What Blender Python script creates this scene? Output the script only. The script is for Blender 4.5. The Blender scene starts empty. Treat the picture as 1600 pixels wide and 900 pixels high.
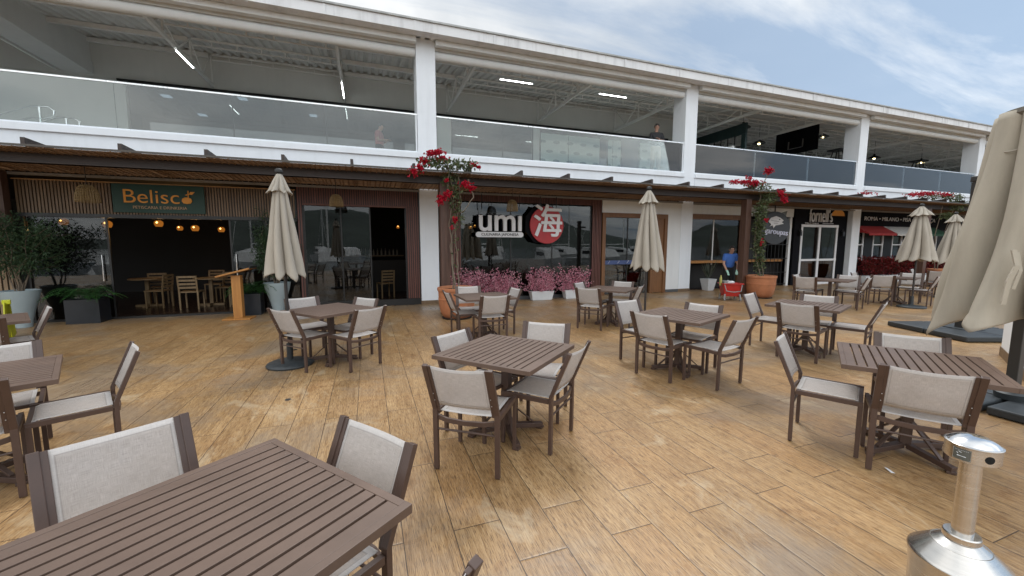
import bpy, bmesh, math, random
from mathutils import Vector, Matrix
R = math.radians
random.seed(7)
S = bpy.context.scene
COL = S.collection

# ------------------------------------------------------------------ camera
CAM_H = 1.64
cd = bpy.data.cameras.new('camera'); cam = bpy.data.objects.new('camera', cd); COL.objects.link(cam)
cd.sensor_width = 36.0; cd.lens = 36.0 * 626.0 / 1600.0
cd.clip_start = 0.05; cd.clip_end = 4000
cam.location = (0, 0, CAM_H)
cam.rotation_euler = (R(90 - 6.154), 0, R(-19.826))
S.camera = cam
S.render.resolution_x = 1024; S.render.resolution_y = 576
S.render.engine = 'CYCLES'
S.view_settings.view_transform = 'Standard'
S.view_settings.look = 'None'
S.view_settings.exposure = 0.30
S.view_settings.gamma = 1.0
S.view_settings.use_curve_mapping = False
S.cycles.max_bounces = 8
S.cycles.transparent_max_bounces = 16
S.cycles.caustics_reflective = False
S.cycles.caustics_refractive = False

# ------------------------------------------------------------------ world
W = bpy.data.worlds.new('World'); S.world = W; W.use_nodes = True
nt = W.node_tree; nt.nodes.clear()
def N(t, kind, **kw):
    n = t.nodes.new(kind)
    for k, v in kw.items():
        if k == 'inp':
            for a, b in v.items(): n.inputs[a].default_value = b
        else: setattr(n, k, v)
    return n
def mth(t, op, a, b=None, c=None, clamp=False):
    n = t.nodes.new('ShaderNodeMath'); n.operation = op; n.use_clamp = clamp
    for i, v in enumerate((a, b, c)):
        if v is None: continue
        if isinstance(v, (int, float)): n.inputs[i].default_value = v
        else: t.links.new(v, n.inputs[i])
    return n.outputs[0]
def ramp(t, fac, stops, interp='LINEAR'):
    n = t.nodes.new('ShaderNodeValToRGB'); n.color_ramp.interpolation = interp
    e = n.color_ramp.elements
    while len(e) > 1: e.remove(e[-1])
    for i, (p, c) in enumerate(stops):
        x = e[0] if i == 0 else e.new(p)
        x.position = p; x.color = (c[0], c[1], c[2], 1) if len(c) == 3 else c
    t.links.new(fac, n.inputs[0]); return n.outputs[0]
def mixc(t, fac, a, b, mode='MIX'):
    n = t.nodes.new('ShaderNodeMix'); n.data_type = 'RGBA'; n.blend_type = mode
    for i, v in ((0, fac), (6, a), (7, b)):
        if isinstance(v, (int, float)): n.inputs[i].default_value = v
        elif isinstance(v, tuple): n.inputs[i].default_value = (*v[:3], 1)
        else: t.links.new(v, n.inputs[i])
    return n.outputs[2]
SUN_EL, SUN_AZ = 56.0, 24.0      # degrees; azimuth clockwise from +Y
sky = N(nt, 'ShaderNodeTexSky', sky_type='NISHITA', sun_disc=False, sun_elevation=R(SUN_EL), sun_rotation=R(SUN_AZ), air_density=1.0, dust_density=1.5, ozone_density=1.5)
tc = N(nt, 'ShaderNodeTexCoord')
sep = N(nt, 'ShaderNodeSeparateXYZ'); nt.links.new(tc.outputs['Generated'], sep.inputs[0])
dz = mth(nt, 'ADD', mth(nt, 'MAXIMUM', sep.outputs[2], 0.0), 0.16)
cmb = N(nt, 'ShaderNodeCombineXYZ')
nt.links.new(mth(nt, 'DIVIDE', sep.outputs[0], dz), cmb.inputs[0]); nt.links.new(mth(nt, 'DIVIDE', sep.outputs[1], dz), cmb.inputs[1])
mp = N(nt, 'ShaderNodeMapping', inp={'Rotation': (0, 0, R(-38)), 'Scale': (0.35, 1.15, 1)})
nt.links.new(cmb.outputs[0], mp.inputs[0])
n1 = N(nt, 'ShaderNodeTexNoise', inp={'Scale': 1.25, 'Detail': 10, 'Roughness': 0.60, 'Distortion': 0.5}); nt.links.new(mp.outputs[0], n1.inputs['Vector'])
n2 = N(nt, 'ShaderNodeTexNoise', inp={'Scale': 1.1, 'Detail': 7, 'Roughness': 0.55, 'Distortion': 0.4}); nt.links.new(cmb.outputs[0], n2.inputs['Vector'])
# cover: thick overcast ahead and to the left, broken streaks with blue to the right
side = mth(nt, 'MULTIPLY_ADD', sep.outputs[0], -1.75, 1.50)
cov = mth(nt, 'ADD', mth(nt, 'MULTIPLY_ADD', n1.outputs[0], 5.2, -2.45), side)
mask = mth(nt, 'MULTIPLY', mth(nt, 'MINIMUM', mth(nt, 'MAXIMUM', cov, 0.1), 1.0), 0.93)
ccol = ramp(nt, n2.outputs[0], [(0.36, (4.4, 4.65, 4.9)), (0.50, (5.7, 5.85, 5.95)), (0.60, (7.2, 7.25, 7.2))])
blue = mixc(nt, 1.0, sky.outputs[0], (1.12, 1.12, 1.15), 'MULTIPLY')
blue2 = mixc(nt, 0.88, blue, (1.75, 2.45, 3.35))
skyc = mixc(nt, mask, blue2, ccol)
back0 = mth(nt, 'MULTIPLY_ADD', mth(nt, 'MULTIPLY', sep.outputs[1], -1.0), 0.50, 1.32)  # added boost: unseen sky behind the camera brightened to light the facade
low = mth(nt, 'MINIMUM', mth(nt, 'MULTIPLY_ADD', mth(nt, 'MAXIMUM', sep.outputs[2], 0.0), 2.0, 0.58), 1.12)   # added dimming of the low rear sky, darkens the deck under the pergola
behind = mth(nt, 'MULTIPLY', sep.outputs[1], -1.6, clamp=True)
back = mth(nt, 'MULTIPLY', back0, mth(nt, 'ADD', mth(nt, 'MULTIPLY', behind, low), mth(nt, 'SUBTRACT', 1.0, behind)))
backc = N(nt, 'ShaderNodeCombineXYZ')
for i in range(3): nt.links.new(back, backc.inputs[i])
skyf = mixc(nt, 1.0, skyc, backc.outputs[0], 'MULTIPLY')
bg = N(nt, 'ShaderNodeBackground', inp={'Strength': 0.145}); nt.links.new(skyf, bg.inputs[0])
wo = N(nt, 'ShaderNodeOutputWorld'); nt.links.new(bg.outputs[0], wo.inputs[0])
sl = bpy.data.lights.new('sun', 'SUN'); sl.energy = 1.5; sl.angle = R(18); sl.color = (1, 0.985, 0.96)
so = bpy.data.objects.new('sun', sl); COL.objects.link(so)
sd = Vector((math.sin(R(SUN_AZ)) * math.cos(R(SUN_EL)), math.cos(R(SUN_AZ)) * math.cos(R(SUN_EL)), math.sin(R(SUN_EL))))
so.rotation_euler = sd.to_track_quat('Z', 'Y').to_euler(); so.location = (0, 0, 30)

# ------------------------------------------------------------------ materials
MATS = {}
def new_mat(name):
    m = bpy.data.materials.new(name); m.use_nodes = True; m.node_tree.nodes.clear(); return m, m.node_tree
def out(t, sh):
    o = t.nodes.new('ShaderNodeOutputMaterial'); t.links.new(sh, o.inputs[0])
def bsdf(t, col=None, rough=0.5, metal=0.0, **kw):
    b = t.nodes.new('ShaderNodeBsdfPrincipled')
    for nm, v in (('Base Color', col), ('Roughness', rough), ('Metallic', metal)):
        if v is None: continue
        if isinstance(v, tuple): b.inputs[nm].default_value = (*v[:3], 1)
        elif isinstance(v, (int, float)): b.inputs[nm].default_value = v
        else: t.links.new(v, b.inputs[nm])
    for k, v in kw.items():
        k = k.replace('_', ' ')
        if isinstance(v, (int, float)): b.inputs[k].default_value = v
        elif isinstance(v, tuple): b.inputs[k].default_value = v
        else: t.links.new(v, b.inputs[k])
    return b
def pm(name, col, rough=0.5, metal=0.0, var=0.12, scale=6.0, bump=0.0, bscale=None, stain=None, spec=0.5, stretch=(1, 1, 1)):
    """plain painted / moulded material with mottling in colour and roughness"""
    if name in MATS: return MATS[name]
    m, t = new_mat(name)
    tcn = N(t, 'ShaderNodeTexCoord'); mpn = N(t, 'ShaderNodeMapping', inp={'Scale': stretch}); t.links.new(tcn.outputs['Object'], mpn.inputs[0])
    a = N(t, 'ShaderNodeTexNoise', inp={'Scale': scale, 'Detail': 6, 'Roughness': 0.6}); t.links.new(mpn.outputs[0], a.inputs['Vector'])
    lo = tuple(c * (1 - var) for c in col); hi = tuple(min(1, c * (1 + var)) for c in col)
    c = ramp(t, a.outputs[0], [(0.3, lo), (0.7, hi)])
    if stain:
        s = N(t, 'ShaderNodeTexNoise', inp={'Scale': scale * 0.35, 'Detail': 8, 'Roughness': 0.7}); t.links.new(mpn.outputs[0], s.inputs['Vector'])
        f = ramp(t, s.outputs[0], [(0.52, (0, 0, 0)), (0.75, (1, 1, 1))])
        c = mixc(t, f, c, stain)
    rg = mth(t, 'MULTIPLY_ADD', a.outputs[0], 0.25, rough - 0.125, clamp=True)
    b = bsdf(t, c, rg, metal); b.inputs['Specular IOR Level'].default_value = spec
    if bump:
        bn = N(t, 'ShaderNodeTexNoise', inp={'Scale': bscale or scale * 6, 'Detail': 4}); t.links.new(mpn.outputs[0], bn.inputs['Vector'])
        bp = N(t, 'ShaderNodeBump', inp={'Strength': bump, 'Distance': 0.01}); t.links.new(bn.outputs[0], bp.inputs['Height']); t.links.new(bp.outputs[0], b.inputs['Normal'])
    out(t, b.outputs[0]); MATS[name] = m; return m
def emit(name, col, strength):
    if name in MATS: return MATS[name]
    m, t = new_mat(name); e = N(t, 'ShaderNodeEmission', inp={'Color': (*col, 1), 'Strength': strength}); out(t, e.outputs[0]); MATS[name] = m; return m
def glass(name, tint, ior=1.5, rough=0.0, haze=0.0, boost=1.0):
    if name in MATS: return MATS[name]
    m, t = new_mat(name)
    f = N(t, 'ShaderNodeFresnel', inp={'IOR': ior})
    tr = N(t, 'ShaderNodeBsdfTransparent', inp={'Color': (*tint, 1)})
    gl = N(t, 'ShaderNodeBsdfGlossy', inp={'Color': (1, 1, 1, 1), 'Roughness': rough})
    df = N(t, 'ShaderNodeBsdfDiffuse', inp={'Color': (0.6, 0.62, 0.6, 1)})
    tcn = N(t, 'ShaderNodeTexCoord'); s = N(t, 'ShaderNodeTexNoise', inp={'Scale': 1.3, 'Detail': 7, 'Roughness': 0.65}); t.links.new(tcn.outputs['Object'], s.inputs['Vector'])
    mx0 = N(t, 'ShaderNodeMixShader'); t.links.new(mth(t, 'MULTIPLY', s.outputs[0], haze), mx0.inputs[0]); t.links.new(tr.outputs[0], mx0.inputs[1]); t.links.new(df.outputs[0], mx0.inputs[2])
    mx = N(t, 'ShaderNodeMixShader'); t.links.new(mth(t, 'MULTIPLY', f.outputs[0], boost, clamp=True), mx.inputs[0]); t.links.new(mx0.outputs[0], mx.inputs[1]); t.links.new(gl.outputs[0], mx.inputs[2])
    out(t, mx.outputs[0]); MATS[name] = m; return m
def leafmat(name, cols, rough=0.5, trans=0.25):
    if name in MATS: return MATS[name]
    m, t = new_mat(name)
    g = N(t, 'ShaderNodeNewGeometry')
    n = len(cols); c = ramp(t, g.outputs['Random Per Island'], [(i / max(1, n - 1), cc) for i, cc in enumerate(cols)])
    b = bsdf(t, c, rough); b.inputs['Specular IOR Level'].default_value = 0.35
    tl = N(t, 'ShaderNodeBsdfTranslucent'); t.links.new(c, tl.inputs[0])
    mx = N(t, 'ShaderNodeMixShader', inp={0: trans}); t.links.new(b.outputs[0], mx.inputs[1]); t.links.new(tl.outputs[0], mx.inputs[2])
    out(t, mx.outputs[0]); MATS[name] = m; return m

def deck_material():
    m, t = new_mat('wood_look_tiles')
    tcn = N(t, 'ShaderNodeTexCoord'); sp = N(t, 'ShaderNodeSeparateXYZ'); t.links.new(tcn.outputs['Object'], sp.inputs[0])
    x, y = sp.outputs[0], sp.outputs[1]
    u = mth(t, 'DIVIDE', mth(t, 'SUBTRACT', x, 0.133), 0.279); iu = mth(t, 'FLOOR', u); fu = mth(t, 'SUBTRACT', u, iu)
    odd = mth(t, 'FLOORED_MODULO', iu, 2.0)
    v = mth(t, 'DIVIDE', mth(t, 'SUBTRACT', mth(t, 'SUBTRACT', y, 1.797), mth(t, 'MULTIPLY', odd, 0.337)), 1.105); iv = mth(t, 'FLOOR', v); fv = mth(t, 'SUBTRACT', v, iv)
    cid = N(t, 'ShaderNodeCombineXYZ'); t.links.new(iu, cid.inputs[0]); t.links.new(iv, cid.inputs[1])
    wn = N(t, 'ShaderNodeTexWhiteNoise', noise_dimensions='2D'); t.links.new(cid.outputs[0], wn.inputs['Vector'])
    rnd = wn.outputs['Value']
    # distance to joints in metres
    du = mth(t, 'MULTIPLY', mth(t, 'MINIMUM', fu, mth(t, 'SUBTRACT', 1.0, fu)), 0.279)
    dv = mth(t, 'MULTIPLY', mth(t, 'MINIMUM', fv, mth(t, 'SUBTRACT', 1.0, fv)), 1.105)
    joint = mth(t, 'LESS_THAN', mth(t, 'MINIMUM', du, dv), 0.0028)
    soft = mth(t, 'SUBTRACT', 1.0, mth(t, 'DIVIDE', mth(t, 'MINIMUM', du, dv), 0.012), clamp=True)
    def vec(sx, sy, off):
        c = N(t, 'ShaderNodeCombineXYZ')
        t.links.new(mth(t, 'MULTIPLY_ADD', x, sx, mth(t, 'MULTIPLY', rnd, off)), c.inputs[0])
        t.links.new(mth(t, 'MULTIPLY_ADD', y, sy, mth(t, 'MULTIPLY', rnd, off * 0.7)), c.inputs[1]); return c.outputs[0]
    g1 = N(t, 'ShaderNodeTexNoise', inp={'Scale': 1, 'Detail': 7, 'Roughness': 0.62, 'Distortion': 0.6}); t.links.new(vec(60, 2.2, 90), g1.inputs['Vector'])
    g2 = N(t, 'ShaderNodeTexNoise', inp={'Scale': 1, 'Detail': 3, 'Roughness': 0.55, 'Distortion': 0.35}); t.links.new(vec(290, 13, 50), g2.inputs['Vector'])
    g3 = N(t, 'ShaderNodeTexNoise', inp={'Scale': 1, 'Detail': 5, 'Roughness': 0.6, 'Distortion': 1.2}); t.links.new(vec(7, 1.6, 33), g3.inputs['Vector'])
    base = ramp(t, mth(t, 'ADD', mth(t, 'MULTIPLY', g1.outputs[0], 0.6), mth(t, 'MULTIPLY', g3.outputs[0], 0.4)),
                [(0.28, (0.165, 0.088, 0.034)), (0.44, (0.300, 0.180, 0.078)), (0.56, (0.395, 0.252, 0.120)), (0.74, (0.51, 0.356, 0.190))])
    tint = ramp(t, rnd, [(0.0, (0.88, 0.86, 0.83)), (0.35, (1.0, 0.98, 0.95)), (0.7, (1.05, 1.05, 1.05)), (1.0, (0.98, 0.91, 0.83))])
    base = mixc(t, 1.0, base, tint, 'MULTIPLY')
    streak = ramp(t, g2.outputs[0], [(0.39, (1, 1, 1)), (0.46, (0, 0, 0))])
    base = mixc(t, mth(t, 'MULTIPLY', streak, 0.9), base, (0.115, 0.062, 0.030))
    lite = ramp(t, g2.outputs[0], [(0.56, (0, 0, 0)), (0.70, (1, 1, 1))])
    base = mixc(t, mth(t, 'MULTIPLY', lite, 0.42), base, (0.53, 0.40, 0.25))
    # dirt, drying water marks and foot traffic
    st = N(t, 'ShaderNodeTexNoise', inp={'Scale': 0.55, 'Detail': 9, 'Roughness': 0.62, 'Distortion': 0.5}); t.links.new(tcn.outputs['Object'], st.inputs['Vector'])
    sm = ramp(t, st.outputs[0], [(0.50, (0, 0, 0)), (0.60, (1, 1, 1))])
    base = mixc(t, mth(t, 'MULTIPLY', sm, 0.62), base, mixc(t, g1.outputs[0], (0.14, 0.105, 0.078), (0.33, 0.265, 0.20)))
    st2 = N(t, 'ShaderNodeTexNoise', inp={'Scale': 1.9, 'Detail': 10, 'Roughness': 0.72, 'Distortion': 1.6}); t.links.new(tcn.outputs['Object'], st2.inputs['Vector'])
    sm2 = ramp(t, st2.outputs[0], [(0.55, (0, 0, 0)), (0.64, (1, 1, 1))])
    base = mixc(t, mth(t, 'MULTIPLY', sm2, 0.5), base, mixc(t, 1.0, base, (0.66, 0.52, 0.36), 'MULTIPLY'))
    st3 = N(t, 'ShaderNodeTexNoise', inp={'Scale': 1.1, 'Detail': 8, 'Roughness': 0.7, 'Distortion': 2.2}); t.links.new(vec(1.0, 0.55, 0.0), st3.inputs['Vector'])
    pale = ramp(t, st3.outputs[0], [(0.56, (0, 0, 0)), (0.66, (1, 1, 1))])
    base = mixc(t, mth(t, 'MULTIPLY', pale, 0.55), base, (0.47, 0.375, 0.25))
    gold = ramp(t, st.outputs[0], [(0.28, (1, 1, 1)), (0.46, (0, 0, 0))])
    base = mixc(t, mth(t, 'MULTIPLY', gold, 0.38), base, mixc(t, 1.0, base, (1.12, 0.90, 0.58), 'MULTIPLY'))
    base = mixc(t, mth(t, 'MULTIPLY', joint, 0.9), base, (0.045, 0.028, 0.018))
    rough = mth(t, 'MULTIPLY_ADD', st.outputs[0], -0.75, mth(t, 'MULTIPLY_ADD', g1.outputs[0], 0.2, 0.66), clamp=True)
    b = bsdf(t, base, rough); b.inputs['Specular IOR Level'].default_value = 0.45
    h = mth(t, 'SUBTRACT', mth(t, 'ADD', mth(t, 'MULTIPLY', g1.outputs[0], 0.5), mth(t, 'MULTIPLY', g2.outputs[0], 0.6)), mth(t, 'MULTIPLY', soft, 0.6))
    bp = N(t, 'ShaderNodeBump', inp={'Strength': 0.5, 'Distance': 0.004}); t.links.new(h, bp.inputs['Height']); t.links.new(bp.outputs[0], b.inputs['Normal'])
    out(t, b.outputs[0]); return m

def sling_material():
    m, t = new_mat('sling_mesh_fabric')
    uv = N(t, 'ShaderNodeTexCoord'); sp = N(t, 'ShaderNodeSeparateXYZ'); t.links.new(uv.outputs['UV'], sp.inputs[0]); u, v = sp.outputs[0], sp.outputs[1]
    def nz(sx, sy, d=2):
        mpn = N(t, 'ShaderNodeMapping', inp={'Scale': (sx, sy, 1)}); t.links.new(uv.outputs['UV'], mpn.inputs[0])
        a = N(t, 'ShaderNodeTexNoise', inp={'Scale': 1, 'Detail': d, 'Roughness': 0.5}); t.links.new(mpn.outputs[0], a.inputs['Vector']); return a.outputs[0]
    w = mth(t, 'MULTIPLY', mth(t, 'ADD', nz(220, 9), nz(10, 170)), 0.5)
    c = ramp(t, w, [(0.34, (0.47, 0.436, 0.412)), (0.5, (0.61, 0.572, 0.545)), (0.66, (0.74, 0.705, 0.68))])
    big = N(t, 'ShaderNodeTexNoise', inp={'Scale': 3.5, 'Detail': 6, 'Roughness': 0.65}); t.links.new(uv.outputs['Object'], big.inputs['Vector'])
    oi = N(t, 'ShaderNodeObjectInfo')
    c = mixc(t, ramp(t, big.outputs[0], [(0.45, (0, 0, 0)), (0.75, (0.45, 0.45, 0.45))]), c, (0.42, 0.385, 0.36))
    c = mixc(t, mth(t, 'MULTIPLY', oi.outputs['Random'], 0.25), c, (0.46, 0.44, 0.43))
    # hems: doubled cloth along the border with a seam line
    e = mth(t, 'MINIMUM', mth(t, 'MINIMUM', u, mth(t, 'SUBTRACT', 1.0, u)), mth(t, 'MULTIPLY', mth(t, 'MINIMUM', v, mth(t, 'SUBTRACT', 1.0, v)), 0.8))
    hem = mth(t, 'LESS_THAN', e, 0.062)
    seam = mth(t, 'LESS_THAN', mth(t, 'ABSOLUTE', mth(t, 'SUBTRACT', e, 0.062)), 0.006)
    c = mixc(t, mth(t, 'MULTIPLY', hem, 0.4), c, (0.76, 0.74, 0.72))
    c = mixc(t, mth(t, 'MULTIPLY', seam, 0.45), c, (0.30, 0.28, 0.27))
    b = bsdf(t, c, 0.75)
    bp = N(t, 'ShaderNodeBump', inp={'Strength': 0.25, 'Distance': 0.002}); t.links.new(w, bp.inputs['Height']); t.links.new(bp.outputs[0], b.inputs['Normal'])
    tl = N(t, 'ShaderNodeBsdfTranslucent'); t.links.new(c, tl.inputs[0])
    tr = N(t, 'ShaderNodeBsdfTransparent')
    m1 = N(t, 'ShaderNodeMixShader', inp={0: 0.3}); t.links.new(b.outputs[0], m1.inputs[1]); t.links.new(tl.outputs[0], m1.inputs[2])
    m2 = N(t, 'ShaderNodeMixShader'); t.links.new(mth(t, 'MULTIPLY_ADD', hem, -0.14, 0.25), m2.inputs[0]); t.links.new(m1.outputs[0], m2.inputs[1]); t.links.new(tr.outputs[0], m2.inputs[2])
    out(t, m2.outputs[0]); return m

def canopy_material(name, col):
    m, t = new_mat(name)
    tcn = N(t, 'ShaderNodeTexCoord')
    a = N(t, 'ShaderNodeTexNoise', inp={'Scale': 260, 'Detail': 2}); t.links.new(tcn.outputs['Object'], a.inputs['Vector'])
    mpn = N(t, 'ShaderNodeMapping', inp={'Scale': (5, 5, 1.2)}); t.links.new(tcn.outputs['Object'], mpn.inputs[0])
    d = N(t, 'ShaderNodeTexNoise', inp={'Scale': 1, 'Detail': 8, 'Roughness': 0.65}); t.links.new(mpn.outputs[0], d.inputs['Vector'])
    c = ramp(t, d.outputs[0], [(0.3, tuple(x * 0.8 for x in col)), (0.6, col), (0.8, tuple(min(1, x * 1.08) for x in col))])
    c = mixc(t, mth(t, 'MULTIPLY', a.outputs[0], 0.3), c, tuple(x * 0.7 for x in col))
    b = bsdf(t, c, 0.85)
    bp = N(t, 'ShaderNodeBump', inp={'Strength': 0.3, 'Distance': 0.01}); t.links.new(d.outputs[0], bp.inputs['Height']); t.links.new(bp.outputs[0], b.inputs['Normal'])
    tl = N(t, 'ShaderNodeBsdfTranslucent'); t.links.new(c, tl.inputs[0])
    mx = N(t, 'ShaderNodeMixShader', inp={0: 0.15}); t.links.new(b.outputs[0], mx.inputs[1]); t.links.new(tl.outputs[0], mx.inputs[2])
    out(t, mx.outputs[0]); return m

def plaster(name, col, streak=0.3):
    m, t = new_mat(name)
    tcn = N(t, 'ShaderNodeTexCoord')
    a = N(t, 'ShaderNodeTexNoise', inp={'Scale': 1.1, 'Detail': 8, 'Roughness': 0.65}); t.links.new(tcn.outputs['Object'], a.inputs['Vector'])
    mpn = N(t, 'ShaderNodeMapping', inp={'Scale': (5, 5, 0.5)}); t.links.new(tcn.outputs['Object'], mpn.inputs[0])
    s = N(t, 'ShaderNodeTexNoise', inp={'Scale': 1.0, 'Detail': 6, 'Roughness': 0.6}); t.links.new(mpn.outputs[0], s.inputs['Vector'])
    c = ramp(t, a.outputs[0], [(0.3, tuple(x * 0.93 for x in col)), (0.7, col)])
    c = mixc(t, mth(t, 'MULTIPLY', ramp(t, s.outputs[0], [(0.5, (0, 0, 0)), (0.75, (1, 1, 1))]), streak), c, tuple(x * 0.55 for x in col))
    b = bsdf(t, c, 0.8)
    bn = N(t, 'ShaderNodeTexNoise', inp={'Scale': 40, 'Detail': 5}); t.links.new(tcn.outputs['Object'], bn.inputs['Vector'])
    bp = N(t, 'ShaderNodeBump', inp={'Strength': 0.15, 'Distance': 0.01}); t.links.new(bn.outputs[0], bp.inputs['Height']); t.links.new(bp.outputs[0], b.inputs['Normal'])
    out(t, b.outputs[0]); return m

def woodmat(name, dark, light, axis=2, rough=0.5, scale=1.0):
    m, t = new_mat(name)
    sc = [14 * scale] * 3; sc[axis] = 1.0 * scale
    tcn = N(t, 'ShaderNodeTexCoord'); mpn = N(t, 'ShaderNodeMapping', inp={'Scale': sc}); t.links.new(tcn.outputs['Object'], mpn.inputs[0])
    a = N(t, 'ShaderNodeTexNoise', inp={'Scale': 1.5, 'Detail': 7, 'Roughness': 0.6, 'Distortion': 0.8}); t.links.new(mpn.outputs[0], a.inputs['Vector'])
    g = N(t, 'ShaderNodeNewGeometry')
    c = ramp(t, a.outputs[0], [(0.3, dark), (0.7, light)])
    c = mixc(t, mth(t, 'MULTIPLY', g.outputs['Random Per Island'], 0.35), c, tuple(x * 0.6 for x in dark))
    b = bsdf(t, c, rough)
    bp = N(t, 'ShaderNodeBump', inp={'Strength': 0.2, 'Distance': 0.005}); t.links.new(a.outputs[0], bp.inputs['Height']); t.links.new(bp.outputs[0], b.inputs['Normal'])
    out(t, b.outputs[0]); MATS[name] = m; return m

M_deck = deck_material(); M_sling = sling_material()
M_frame = pm('brown_powder_coat', (0.078, 0.047, 0.036), 0.42, var=0.12, scale=9)
M_top = pm('brown_table_slats', (0.125, 0.081, 0.060), 0.47, var=0.12, scale=5, stain=(0.105, 0.070, 0.057), bump=0.03)
M_bolt = pm('bolt_steel', (0.6, 0.6, 0.6), 0.3, 1.0)
M_foot = pm('plastic_foot', (0.02, 0.02, 0.02), 0.6)
M_canopy = canopy_material('parasol_canvas', (0.50, 0.455, 0.385))
M_canopy2 = canopy_material('large_parasol_canvas', (0.53, 0.48, 0.39))
M_white = plaster('white_facade_paint', (0.84, 0.88, 0.92), 0.15)
M_offw = plaster('cream_facade_paint', (0.78, 0.80, 0.80), 0.18)
M_gutter = plaster('weathered_gutter', (0.80, 0.81, 0.82), 0.6)
M_steel = pm('painted_roof_steel', (0.86, 0.86, 0.84), 0.55, var=0.06, scale=3)
M_roof = pm('roof_sheet_underside', (0.72, 0.72, 0.70), 0.6, var=0.08, scale=2)
M_gray = plaster('grey_terrace_wall', (0.74, 0.74, 0.71), 0.08)
M_graylt = plaster('pale_grey_wall', (0.74, 0.75, 0.74), 0.10)
M_dark = pm('dark_frame', (0.012, 0.012, 0.012), 0.4)
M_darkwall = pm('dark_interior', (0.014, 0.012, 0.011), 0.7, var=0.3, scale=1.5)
M_black = pm('black_fascia', (0.006, 0.006, 0.008), 0.8, var=0.25, spec=0.12)
M_glass = glass('shop_glass', (0.55, 0.58, 0.58), 1.55, 0.0, 0.0, 1.1)
M_bal = glass('balustrade_glass', (0.82, 0.87, 0.86), 1.5, 0.0, 0.05, 1.3)
M_darkglass = glass('tinted_glass', (0.30, 0.33, 0.37), 1.6, 0.0, 0.03, 1.2)
M_slat1 = woodmat('light_slat_wood', (0.12, 0.075, 0.042), (0.27, 0.18, 0.105))
M_slat2 = woodmat('reddish_slat_wood', (0.10, 0.036, 0.026), (0.20, 0.080, 0.060))
M_slat3 = woodmat('pale_slat_wood', (0.24, 0.16, 0.09), (0.42, 0.30, 0.18))
M_perg = woodmat('pergola_brown', (0.022, 0.013, 0.010), (0.055, 0.034, 0.026), axis=0)
M_pergp = woodmat('pergola_post_brown', (0.060, 0.028, 0.018), (0.12, 0.062, 0.042))
M_bamboo = woodmat('bamboo_lattice', (0.11, 0.055, 0.024), (0.32, 0.175, 0.075), axis=0, rough=0.55)
M_wood = woodmat('door_wood', (0.14, 0.060, 0.022), (0.26, 0.12, 0.045))
M_lect = woodmat('lectern_wood', (0.36, 0.15, 0.035), (0.52, 0.24, 0.06))
M_terra = pm('terracotta', (0.42, 0.165, 0.075), 0.8, var=0.16, scale=5, stain=(0.50, 0.27, 0.16), bump=0.08)
M_soil = pm('soil', (0.04, 0.025, 0.016), 0.95, var=0.4, scale=30, bump=0.5)
M_pale = pm('pale_blue_pot_glaze', (0.33, 0.40, 0.42), 0.4, var=0.06, scale=4)
M_wpot = pm('white_pot', (0.66, 0.68, 0.69), 0.45, var=0.06)
M_bpot = pm('black_box_planter', (0.014, 0.017, 0.022), 0.35)
M_base = pm('parasol_base_plastic', (0.030, 0.036, 0.040), 0.5, var=0.2, scale=8, bump=0.1)
M_pole = pm('parasol_pole', (0.035, 0.030, 0.028), 0.35)
M_chrome = pm('brushed_stainless', (0.62, 0.60, 0.57), 0.24, 1.0, var=0.1, scale=4, stretch=(1, 1, 14))
M_polish = pm('polished_stainless', (0.72, 0.72, 0.72), 0.12, 1.0, var=0.05)
M_leafd = leafmat('dark_leaves', [(0.018, 0.04, 0.018), (0.04, 0.08, 0.034), (0.07, 0.12, 0.055), (0.03, 0.06, 0.024)])
M_fern = leafmat('fern_leaves', [(0.02, 0.07, 0.018), (0.035, 0.12, 0.025), (0.06, 0.17, 0.04)])
M_vine = leafmat('vine_leaves', [(0.05, 0.075, 0.03), (0.09, 0.12, 0.05), (0.15, 0.17, 0.08), (0.06, 0.09, 0.035)])
M_boug = leafmat('bougainvillea_bracts', [(0.40, 0.004, 0.018), (0.55, 0.008, 0.035), (0.62, 0.02, 0.06), (0.26, 0.003, 0.012)], trans=0.25)
M_pink = leafmat('pink_blossom', [(0.74, 0.24, 0.35), (0.84, 0.46, 0.54), (0.62, 0.15, 0.26), (0.90, 0.68, 0.72), (0.42, 0.08, 0.15)], trans=0.2)
M_red = leafmat('red_leaves', [(0.15, 0.010, 0.010), (0.26, 0.018, 0.018), (0.09, 0.008, 0.008), (0.06, 0.03, 0.012)])
M_agave = leafmat('grey_green_blades', [(0.05, 0.06, 0.045), (0.10, 0.12, 0.09), (0.15, 0.16, 0.12)])
M_bark = pm('bark', (0.16, 0.125, 0.09), 0.85, var=0.3, scale=20, bump=0.4)
M_rattan = woodmat('rattan', (0.16, 0.10, 0.035), (0.34, 0.23, 0.09), axis=0, scale=2.0)
M_yel = pm('yellow_plastic', (0.50, 0.52, 0.02), 0.4)
M_redpl = pm('red_plastic', (0.42, 0.020, 0.015), 0.4)
M_grypl = pm('grey_plastic', (0.24, 0.24, 0.24), 0.5)
M_chairw = woodmat('cafe_chair_wood', (0.20, 0.13, 0.06), (0.34, 0.23, 0.12))
M_lamp = emit('lamp_glow', (1.0, 0.50, 0.13), 6.0)
M_lampsh = emit('amber_shade_glow', (0.9, 0.30, 0.04), 0.28)
M_led = emit('led_tube', (0.95, 1.0, 0.97), 20.0); M_panel = emit('led_panel', (0.95, 1.0, 0.98), 2.5)
M_text = pm('sign_white', (0.72, 0.72, 0.73), 0.5, var=0.03)
M_gold = pm('sign_orange', (0.78, 0.33, 0.05), 0.5, var=0.05)
M_green = pm('sign_green', (0.008, 0.045, 0.032), 0.5)

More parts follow.
